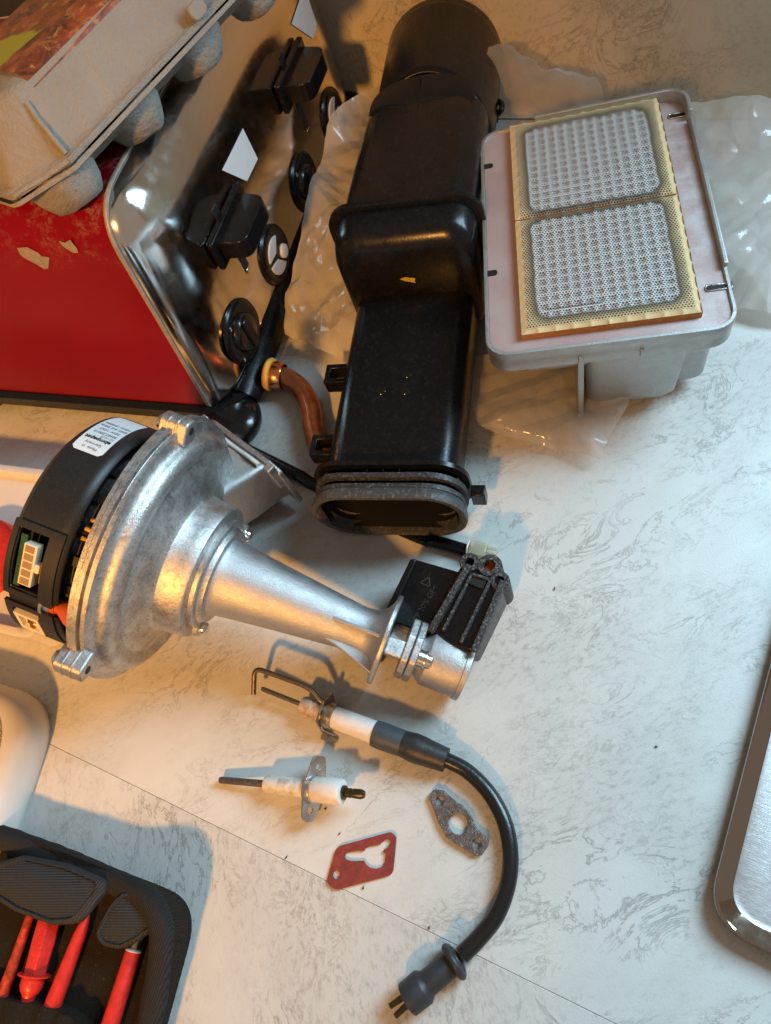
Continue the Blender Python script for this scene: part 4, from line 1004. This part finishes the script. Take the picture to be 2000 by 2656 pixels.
# heat-shrink boot, cable, plug and pins
b0, b1, b2 = at(972, 1902, ez), at(1060, 1934, .011), at(1158, 1972, .0085)
bm = bmesh.new(); pts = [b0.lerp(b1, u / 6) for u in range(6)] + [b1.lerp(b2, u / 8) for u in range(9)]
add_tube(bm, pts, [.0085, .0087, .0087, .0086, .0085, .0085, .0090, .0095, .0094, .0092, .0088, .0086, .0083, .0080, .0078], 28); boot = mesh_obj('boot', bm, 'heat_shrink', IG, smooth=60)
bm = bmesh.new(); add_tube(bm, pts[:6], [.0087, .0090, .0090, .0089, .0088, .0086], 28); mesh_obj('boot_collar', bm, 'slate_rubber', boot, smooth=60)
cp = [at(1135, 1963, .0085), at(1160, 1972, .0082), at(1212, 2000, .0065), at(1268, 2056, .006), at(1308, 2130, .006), at(1324, 2210, .006), at(1318, 2290, .006), at(1290, 2370, .006), at(1245, 2430, .0062), at(1198, 2478, .0075)]
bm = bmesh.new(); add_tube(bm, spline(cp, 8), .0049, 22); mesh_obj('cable', bm, 'cable_sheath', IG, smooth=60)
k0, k1 = at(1190, 2484, .0085), at(1024, 2620, .0100); KM, kl = axis_frame(k0, k1)
bm = bmesh.new(); add_lathe(bm, [(0, .0052), (.002, .0068), (kl * .48, .0071), (kl * .49, .0071), (kl * .54, .0088), (kl * .56, .0094), (kl * .80, .0091), (kl * .812, .0084), (kl * .808, .0034)], KM, 36); plug = mesh_obj('plug', bm, 'slate_rubber', IG, smooth=40)
plug.data.materials.clear(); simple('plug_rubber', (.026, .029, .033), .48, 0, .12, 150); plug.data.materials.append(MAT['plug_rubber'])
bm = bmesh.new(); n_ = 28; ringp = [KM @ Vector((.003 + .0005 * math.cos(4 * PI * k / n_), .0083 * math.cos(2 * PI * k / n_), .0083 * math.sin(2 * PI * k / n_))) for k in range(n_ + 1)]; add_tube(bm, ringp, .0023, 12, False); mesh_obj('plug_ring', bm, 'plug_rubber', plug, smooth=60)
for yy in (-.0024, .0020):
    bm = bmesh.new(); add_tube(bm, [KM @ Vector((kl * .80, yy, 0)), KM @ Vector((kl * .92, yy * 1.1, 0)), KM @ Vector((kl * 1.03, yy * 1.25, 0))], [.0019, .0018, .0016], 10); mesh_obj('pin', bm, 'brass_dark', plug)

# ================================================================== flame sensor electrode
f0, f1 = at(688, 2033, .0085), at(890, 2055, .0165); SM, sl = axis_frame(f0, f1)
FS = thing('flame_sensor', 'flame sensor electrode with grey rod, white porcelain and flat steel flange', 'electrode', SM)
def fs_lathe(name, prof, mat): bm = bmesh.new(); add_lathe(bm, prof, SM, 28); return mesh_obj(name, bm, mat, FS, smooth=45)
fs_lathe('front_porcelain', [(-.0005, .0035), (.0006, .0050), (.002, .0056), (sl * .52, .0060), (sl * .56, .0060)], 'smoked_porcelain')
fs_lathe('rear_porcelain', [(sl * .63, .0072), (sl * .65, .0082), (sl * .96, .0082), (sl * .99, .0077), (sl * 1.0, .0060)], 'porcelain')
fs_lathe('ferrule', [(sl * .545, .0065), (sl * .555, .0088), (sl * .60, .0092), (sl * .64, .0088), (sl * .645, .0080)], 'steel')
fs_lathe('terminal', [(sl * .99, .0044), (sl * 1.03, .0044), (sl * 1.035, .0029), (sl * 1.10, .0030), (sl * 1.105, .0024), (sl * 1.12, .0024), (sl * 1.125, .0030), (sl * 1.22, .0031), (sl * 1.255, .0023), (sl * 1.26, .0010)], 'brass_dark')
rod = at(571, 2023, .0040)
bm = bmesh.new(); add_tube(bm, [rod, rod.lerp(SM.translation, .03), SM @ Vector((.002, 0, 0))], [.0021, .0024, .0024], 12); mesh_obj('sensor_rod', bm, 'grey_rod', FS)
# flange: a long lens-shaped plate standing across the axis
up, lo2 = at(830, 1958, .0150), at(799, 2128, .0095); fm = at(814, 2045, .0125)
FMx = MX(fm, lo2 - up, SM.to_3x3() @ Vector((1, 0, 0)) * -1)
FMx = MX(fm, up - lo2, SM.to_3x3() @ Vector((1, 0, 0)) + Vector((0, 0, .42)))
fl = (up - lo2).length
lo_ = rpoly([(-fl / 2, -.0050), (-fl / 2, .0050), (0, .0098), (fl / 2, .0050), (fl / 2, -.0050), (0, -.0098)], [.0048, .0048, .02, .0048, .0048, .02], 8)
me = plate_mesh([lo_, circle2(-fl / 2 + .0070, 0, .0023, 16), circle2(fl / 2 - .0070, 0, .0021, 16)], .0016, .0003)
bm = mesh_to_bm(me, FMx); mesh_obj('flange', bm, 'steel', FS, smooth=40)

# ================================================================== gaskets
def gasket(name, label, mat, out, holes, thick, r, zoff=0.0006, bev=.0002):
    P = [at(x, y, thick) for x, y in out]; c = sum(P, Vector()) / len(P); M = Matrix.Translation((c.x, c.y, 0))
    lp = rpoly([(p.x - c.x, p.y - c.y) for p in P], r, 6); hl = []
    for h in holes:
        if len(h) == 3: q_ = at(h[0], h[1], thick); hl.append(circle2(q_.x - c.x, q_.y - c.y, h[2], 22))
        else: hl.append([(at(x, y, thick).x - c.x, at(x, y, thick).y - c.y) for x, y in h])
    me = plate_mesh([lp] + hl, thick, bev)
    for v in me.vertices: v.co.z += thick / 2 + .0002
    o = mesh_data_obj(name, me, mat, None, 40); o.matrix_world = M; return o
keyhole = [(895, 2213), (905, 2209), (926, 2206), (944, 2206), (946, 2200), (958, 2194), (972, 2192), (984, 2190), (988, 2184), (993, 2183), (997, 2177), (1005, 2176), (1012, 2180), (1013, 2190), (1006, 2200), (998, 2203), (994, 2208), (1001, 2214), (1000, 2226), (999, 2240), (990, 2250), (975, 2254), (960, 2252), (948, 2243), (943, 2233), (930, 2234), (910, 2234), (897, 2230), (893, 2222)]
g1 = gasket('gasket', '', 'red_gasket', [(873, 2197), (1015, 2158), (1027, 2172), (1018, 2268), (870, 2308), (846, 2290)], [keyhole, (872, 2269, .0026)], .0016, [.006, .004, .003, .005, .006, .006])
tag(g1, 'dark red diamond-shaped rubber gasket with a keyhole cut-out', 'gasket')
gout = [(1113, 2066), (1126, 2048), (1150, 2052), (1186, 2084), (1198, 2090), (1222, 2118), (1234, 2150), (1262, 2172), (1266, 2190), (1245, 2220), (1226, 2214), (1160, 2172), (1138, 2132)]
g2 = gasket('gasket', '', 'graphite_gasket', gout, [(1141, 2077, .0032), (1188, 2137, .0066), (1236, 2188, .0032)], .0034, .0035, bev=.0004)
tag(g2, 'dark metallic gasket with a large centre hole and two bolt holes', 'gasket')
bm = bmesh.new(); bm.from_mesh(g2.data); bmesh.ops.triangulate(bm, faces=bm.faces); bmesh.ops.subdivide_edges(bm, edges=bm.edges, cuts=2, use_grid_fill=True)
for v in bm.verts: v.co += Vector((fbm(v.co, 400) * .0003, fbm(v.co + Vector((1, 1, 1)), 400) * .0003, fbm(v.co, 260) * .00035 if v.co.z > .002 else 0))
bm.to_mesh(g2.data); bm.free()
for p in g2.data.polygons: p.use_smooth = True
g2.data.set_sharp_from_angle(angle=R(50))

# ================================================================== steel tray at the right
TM = MZ((.0685, -.012, 0), -11)
TR_ = thing('steel_tray', 'shallow brushed stainless steel tray at the right edge of the table', 'tray', TM)
def tring(ins, z, r=.024): return [TM @ Vector((x, y, z)) for x, y in rpoly([(ins, ins), (.34 - ins, ins), (.34 - ins, .40 - ins), (ins, .40 - ins)], max(.004, r - ins * .6), 9)]
bm = bmesh.new(); add_loft(bm, [tring(.004, .0012), tring(.0012, .0020), tring(.0, .0095), tring(.0004, .0108), tring(.0016, .0112), tring(.0026, .0104), tring(.0085, .0060), tring(.0100, .0050)], True, False)
mesh_obj('rim', bm, 'polished_rim', TR_, smooth=50)
bm = bmesh.new(); add_loft(bm, [tring(.0098, .0030), tring(.0100, .0052), tring(.0112, .0048), tring(.0130, .0046)], True, True); mesh_obj('tray_floor', bm, 'brushed_steel', TR_, smooth=50)

# ================================================================== white plastic things at the left
wl = thing('plastic_case', 'white plastic case with leather-grain top beside the tool wallet', 'plastic case', Matrix.Translation((-.47, -.03, 0)))
def wring(ins, z): return [Vector((x, y, z)) for x, y in rpoly([(-.62, -.110), (-.382 - ins, -.118), (-.396 - ins, .016 - ins), (-.62, .024 - ins)], [.01, .016, .045, .01], 10)]
bm = bmesh.new(); add_loft(bm, [wring(.004, .0), wring(.001, .002), wring(0, .010), wring(.0015, .022), wring(.005, .0295), wring(.009, .0325), wring(.0125, .0335)]); wbody = mesh_obj('shell', bm, 'white_plastic', wl, smooth=60)
bm = bmesh.new(); add_loft(bm, [wring(.0128, .0328), wring(.0132, .0342), wring(.0140, .0344)]); mesh_obj('grained_panel', bm, 'leather_grain_plastic', wl, smooth=60)
wb_ = thing('plastic_box', 'white plastic box with a red lid standing behind the blower motor', 'box', Matrix.Translation((-.52, .12, 0)))
def bring2(ins, z): return [Vector((x, y, z)) for x, y in rpoly([(-.72, .056 + ins), (-.418 - ins, .056 + ins), (-.418 - ins, .196 - ins), (-.72, .196 - ins)], .014, 6)]
bm = bmesh.new(); add_loft(bm, [bring2(.003, 0), bring2(0, .003), bring2(-.001, .034), bring2(-.0022, .0345), bring2(-.0022, .0375), bring2(-.0008, .0385), bring2(.004, .0385), bring2(.0052, .037), bring2(.006, .030)]); mesh_obj('box_body', bm, 'white_plastic', wb_, smooth=45)
rc = at(-28, 1452, .034); bm = bmesh.new(); add_lathe(bm, [(.029, .034), (.044, .0335), (.048, .0315), (.050, .026)], Matrix.Translation((rc.x, rc.y, 0)) @ Matrix.Rotation(-PI / 2, 4, 'Y'), 48); mesh_obj('red_lid', bm, 'red_plastic', wb_, smooth=50, label='round red lid')

# ================================================================== tool wallet and its screwdrivers
TW = thing('tool_wallet', 'black fabric tool wallet open at the lower left with ribbed binding', 'tool wallet', Matrix.Translation((-.33, -.15, 0)))
def wal(ins): return rpoly([(-.60, -.30), (-.219 - ins, -.30), (-.2285 - ins, -.0785 - ins), (-.60, -.0700 - ins)], [.01, .01, .030 - ins * .5, .01], 10)
def lift(x, y): return .016 * math.exp(-(((x + .235) / .040) ** 2 + ((y + .085) / .035) ** 2))
bm = bmesh.new(); add_loft(bm, [[Vector((x, y, z + (lift(x, y) if z > .003 else 0))) for x, y in wal(i)] for i, z in ((.003, .0), (0, .004), (0, .016), (.006, .0165))] + [[Vector((x, y, z)) for x, y in wal(i)] for i, z in ((.012, .0150), (.020, .0148))], True, True); mesh_obj('shell', bm, 'woven_black', TW, smooth=50)
bm = bmesh.new(); wl_ = wal(.0055)
cor = wl_[22:33]                            # the rounded upper right corner
mi = [Vector((-.2245, -.295, 0))] + [Vector((x, y, 0)) for x, y in cor] + [Vector((-.59, -.0762, 0))]
mi = [Vector((p.x, p.y, .0190)) for p in mi]
full = []
for a, b in zip(mi[:-1], mi[1:]):
    m_ = max(1, int((b - a).length / .004)); full += [a.lerp(b, k / m_) for k in range(m_)]
full.append(mi[-1]); full = [p + Vector((0, 0, lift(p.x, p.y) + .0008 * math.sin(60 * p.x + 80 * p.y))) for p in full]; rings = []
for i, p in enumerate(full):
    d = (full[min(i + 1, len(full) - 1)] - full[max(0, i - 1)]).normalized(); nn_ = Vector((-d.y, d.x, 0)).normalized()
    s = 1 + .10 * fbm(p, 60); rings.append([p + nn_ * (.0078 * s * math.cos(2 * PI * k / 14)) + Vector((0, 0, .0068 * s * math.sin(2 * PI * k / 14))) for k in range(14)])
add_loft(bm, rings); mesh_obj('binding', bm, 'ribbed_binding', TW, smooth=70)
def flap(pix, z0, z1, name):
    P = [at(x, y, z0) for x, y in pix]; c = sum(P, Vector()) / len(P); lp = rpoly([(p.x, p.y) for p in P], .012, 6); bm = bmesh.new(); rings = []
    ymax = max(p[1] for p in lp); ymin = min(p[1] for p in lp)
    def hz(x, y, off): u = (y - ymin) / (ymax - ymin); return z0 + (z1 - z0) * u + off + .0022 * math.sin(PI * min(1, max(0, u))) + .0010 * fbm((x, y, 0), 70)
    for ins, off in ((0, -.003), (0, .0), (.0, .0012), (.05, .0028), (.14, .0030), (.16, .0014), (.4, .0022), (.75, .0030)):
        rings.append([Vector((c.x + (x - c.x) * (1 - ins), c.y + (y - c.y) * (1 - ins), hz(c.x + (x - c.x) * (1 - ins), c.y + (y - c.y) * (1 - ins), off))) for x, y in lp])
    add_loft(bm, rings[:6], True, True); f_ = mesh_obj(name, bm, 'flap_binding', TW, smooth=60)
    bm = bmesh.new(); add_loft(bm, rings[5:], False, True); mesh_obj('flap_panel', bm, 'ribbed_flap', f_, smooth=60)
flap([(-40, 2250), (60, 2218), (170, 2240), (282, 2284), (262, 2330), (210, 2395), (140, 2400), (40, 2362), (-40, 2310)], .0300, .0280, 'flap')
flap([(330, 2308), (400, 2326), (452, 2366), (425, 2392), (370, 2436), (315, 2462), (265, 2452), (255, 2420), (290, 2358)], .0290, .0320, 'flap')
pts = [at(x, y, .027) for x, y in ((-60, 2572), (30, 2592), (110, 2606), (160, 2622), (205, 2655), (250, 2690))]
bm = bmesh.new(); sp = spline(pts, 6); rings = []
for i, p in enumerate(sp):
    dz = .0016 * math.sin(i * 1.1); rings.append([p + Vector((0, 0, -.012)), p + Vector((0, -.001, dz)), p + Vector((.001, -.008, .002 + dz)), p + Vector((.004, -.030, .001 + dz)), p + Vector((.004, -.030, -.012))])
add_loft(bm, rings); mesh_obj('elastic_band', bm, 'woven_black', TW, smooth=60)
zr = .0215
def driver(name, label, p0, p1, r, n=16, mat='red_plastic', extra=None):
    a, b = at(*p0, zr), at(*p1, zr); M, l = axis_frame(a, b); t = thing(name, label, 'screwdriver', M, None)
    return t, M, l
t, M, l = driver('screwdriver_blade', 'scuffed thin red screwdriver blade, leftmost in the tool wallet', (78, 2378), (-4, 2610), .0032)
bm = bmesh.new(); add_lathe(bm, [(-.01, .0028), (0, .0028), (l * .42, .0032), (l, .0040)], M, 16); mesh_obj('shaft', bm, 'worn_red_plastic', t, smooth=50)
t, M, l = driver('screwdriver_blade', 'red six-sided voltage tester with collar and rounded end in the tool wallet', (128, 2392), (70, 2600), .006)
bm = bmesh.new(); add_lathe(bm, [(-.004, .0080), (l * .30, .0080), (l * .31, .0078), (l * .40, .0078), (l * .41, .0076), (l * .66, .0074)], M, 6); mesh_obj('shaft', bm, 'red_plastic', t, smooth=20, bevel=.0006)
bm = bmesh.new(); add_lathe(bm, [(l * .645, .0074), (l * .655, .0102), (l * .675, .0102), (l * .69, .0074)], M, 20); mesh_obj('collar', bm, 'red_plastic', t, smooth=50)
bm = bmesh.new(); add_lathe(bm, [(l * .68, .0070), (l * .80, .0072), (l * .87, .0060), (l * .91, .0044), (l * .99, .0040), (l * 1.0, .0030)], M, 20); mesh_obj('cap', bm, 'red_plastic', t, smooth=50)
t, M, l = driver('screwdriver_blade', 'smooth red screwdriver blade with a pointed end between the two wallet flaps', (233, 2358), (124, 2640), .005)
bm = bmesh.new(); add_lathe(bm, [(0, .0008), (.010, .0034), (.016, .0042), (l, .0056)], M, 18); mesh_obj('shaft', bm, 'red_plastic', t, smooth=50)
t, M, l = driver('screwdriver_blade', 'red screwdriver shaft with a bare metal tip under the small wallet flap', (348, 2462), (276, 2690), .005)
bm = bmesh.new(); add_lathe(bm, [(0, .0046), (.001, .0050), (l, .0056)], M, 18); mesh_obj('shaft', bm, 'red_plastic', t, smooth=50)
bm = bmesh.new(); add_lathe(bm, [(-.016, .0034), (.0, .0036)], M, 16); mesh_obj('metal_tip', bm, 'bracket_steel', t)
bm = bmesh.new(); add_lathe(bm, [(-.0004, .0046), (.0004, .0052), (.0010, .0051)], M, 18); mesh_obj('frayed_edge', bm, 'pink_white', t)

# ================================================================== clear plastic film
def sheet(name, mat, parent, left, right, nu, nv, amp, sc_, seed, solid=False):
    """crumpled film between two guide curves"""
    Lp, Rp = spline(left, 12), spline(right, 12); bm = bmesh.new(); g = []
    for j in range(nv + 1):
        v = j / nv; fi = v * (len(Lp) - 1); a = Lp[min(int(fi), len(Lp) - 2)].lerp(Lp[min(int(fi), len(Lp) - 2) + 1], fi - min(int(fi), len(Lp) - 2))
        fi = v * (len(Rp) - 1); b = Rp[min(int(fi), len(Rp) - 2)].lerp(Rp[min(int(fi), len(Rp) - 2) + 1], fi - min(int(fi), len(Rp) - 2)); row = []
        for i in range(nu + 1):
            u = i / nu; p = a.lerp(b, u); s = Vector((p.x, p.y, seed))
            h = .35 * fbm(s, sc_ * .35, 2); wx = Vector((fbm(s, sc_ * .3, 1), fbm(s + Vector((4, 4, 0)), sc_ * .3, 1), 0)) * .03
            for k, (ang, fr, am) in enumerate(((.4, .33, .50), (1.5, .45, .40), (2.5, .70, .28), (.95, 1.1, .17), (2.0, 1.7, .10), (2.9, 2.6, .06))):
                c_ = (p.x + wx.x) * math.cos(ang + seed) + (p.y + wx.y) * math.sin(ang + seed); f_ = (c_ * fr * sc_ + seed * (k + 1)) % 1.0
                h += am * (1 - abs(2 * f_ - 1)) * (.5 + .5 * max(0, min(1, 1 + 1.5 * fbm(s + Vector((k, 0, 0)), sc_ * .3, 1))))
            q_ = p + Vector((amp * .25 * fbm(s + Vector((5, 5, 5)), sc_, 1), amp * .25 * fbm(s + Vector((8, 1, 5)), sc_, 1), amp * (h - .5)))
            q_.z = max(q_.z, .0012 + .001 * abs(fbm(s, 90))); row.append(bm.verts.new(q_))
        g.append(row)
    for j in range(nv):
        for i in range(nu): bm.faces.new((g[j][i], g[j][i + 1], g[j + 1][i + 1], g[j + 1][i]))
    return mesh_obj(name, bm, mat, parent, smooth=9)
pb = thing('plastic_bag', 'crumpled clear plastic bag between the toaster front and the black duct', 'plastic bag', Matrix.Translation((-.27, .45, 0)))
sheet('film', 'poly_film', pb, [at(742, 872, .004), at(748, 740, .030), at(795, 560, .055), at(842, 372, .070), at(915, 262, .075), at(1010, 215, .075)], [at(980, 1000, .003), at(985, 860, .02), at(985, 700, .03), at(1000, 520, .035), at(1020, 350, .04), at(1060, 230, .05)], 110, 150, .017, 30, 1.3)
pb2 = thing('plastic_bag', 'clear plastic bag spread under and behind the ceramic burner', 'plastic bag', Matrix.Translation((0, .42, 0)))
sheet('front_film', 'poly_film_thin', pb2, [at(1205, 940, .004), at(1222, 1040, .016), at(1245, 1108, .010), at(1268, 1130, .002)], [at(1700, 900, .004), at(1650, 1010, .012), at(1590, 1130, .014), at(1556, 1206, .003)], 90, 70, .013, 32, 4.1)
sheet('rear_film', 'poly_film_thin', pb2, [at(1090, 262, .03), at(1100, 190, .07), at(1240, 150, .09), at(1262, 128, .10)], [at(1560, 330, .02), at(1560, 262, .04), at(1545, 222, .06), at(1500, 205, .08)], 70, 70, .018, 32, 7.7)
sheet('side_film', 'poly_film', pb2, [at(1690, 268, .03), at(1720, 480, .02), at(1760, 640, .02), at(1830, 800, .006)], [at(2120, 292, .03), at(2140, 480, .030), at(2140, 640, .030), at(2120, 850, .003)], 90, 100, .017, 26, 2.9)
# small black wire clip lying behind the burner corner
wk = spline([at(1290, 262, .05), at(1302, 270, .055), at(1300, 285, .055), at(1288, 300, .05), at(1284, 318, .045)], 6)
WC = thing('wire_clip', 'small black hooked wire behind the burner corner by the duct', 'wire', Matrix.Translation((wk[0].x, wk[0].y, 0)))
bm = bmesh.new(); add_tube(bm, wk, .0028, 10); mesh_obj('hook', bm, 'black_plastic', WC, smooth=60)

# ================================================================== crumbs
for i, (px, py, m, lb) in enumerate(((1438, 1527, 'crumb', 'dark fibre speck lying on the bright table right of the blower'), (742, 2224, 'crumb', 'dark crumb caught on the seam left of the red gasket'), (1113, 2407, 'crumb_red', 'tiny reddish crumb near the seam above the cable plug'), (844, 2098, 'crumb', 'dark crumb just right of the flame sensor flange'), (881, 2163, 'crumb', 'small dark crumb above the red gasket'), (942, 2303, 'crumb', 'small dark crumb below the red gasket'), (1702, 1936, 'crumb', 'tiny speck on bare table left of the steel tray'))):
    c = at(px, py, .0008); bm = bmesh.new(); bmesh.ops.create_icosphere(bm, subdivisions=2, radius=.00062)
    for v in bm.verts: v.co = Vector((v.co.x * (1.6 if i else .6), v.co.y * (.8 if i else 2.6), v.co.z * .6)) * (1 + .5 * fbm(v.co + Vector((i, 0, 0)), 900, 2))
    o = mesh_obj('crumb', bm, m); o.location = c; o.rotation_euler.z = i; tag(o, lb, 'crumb')
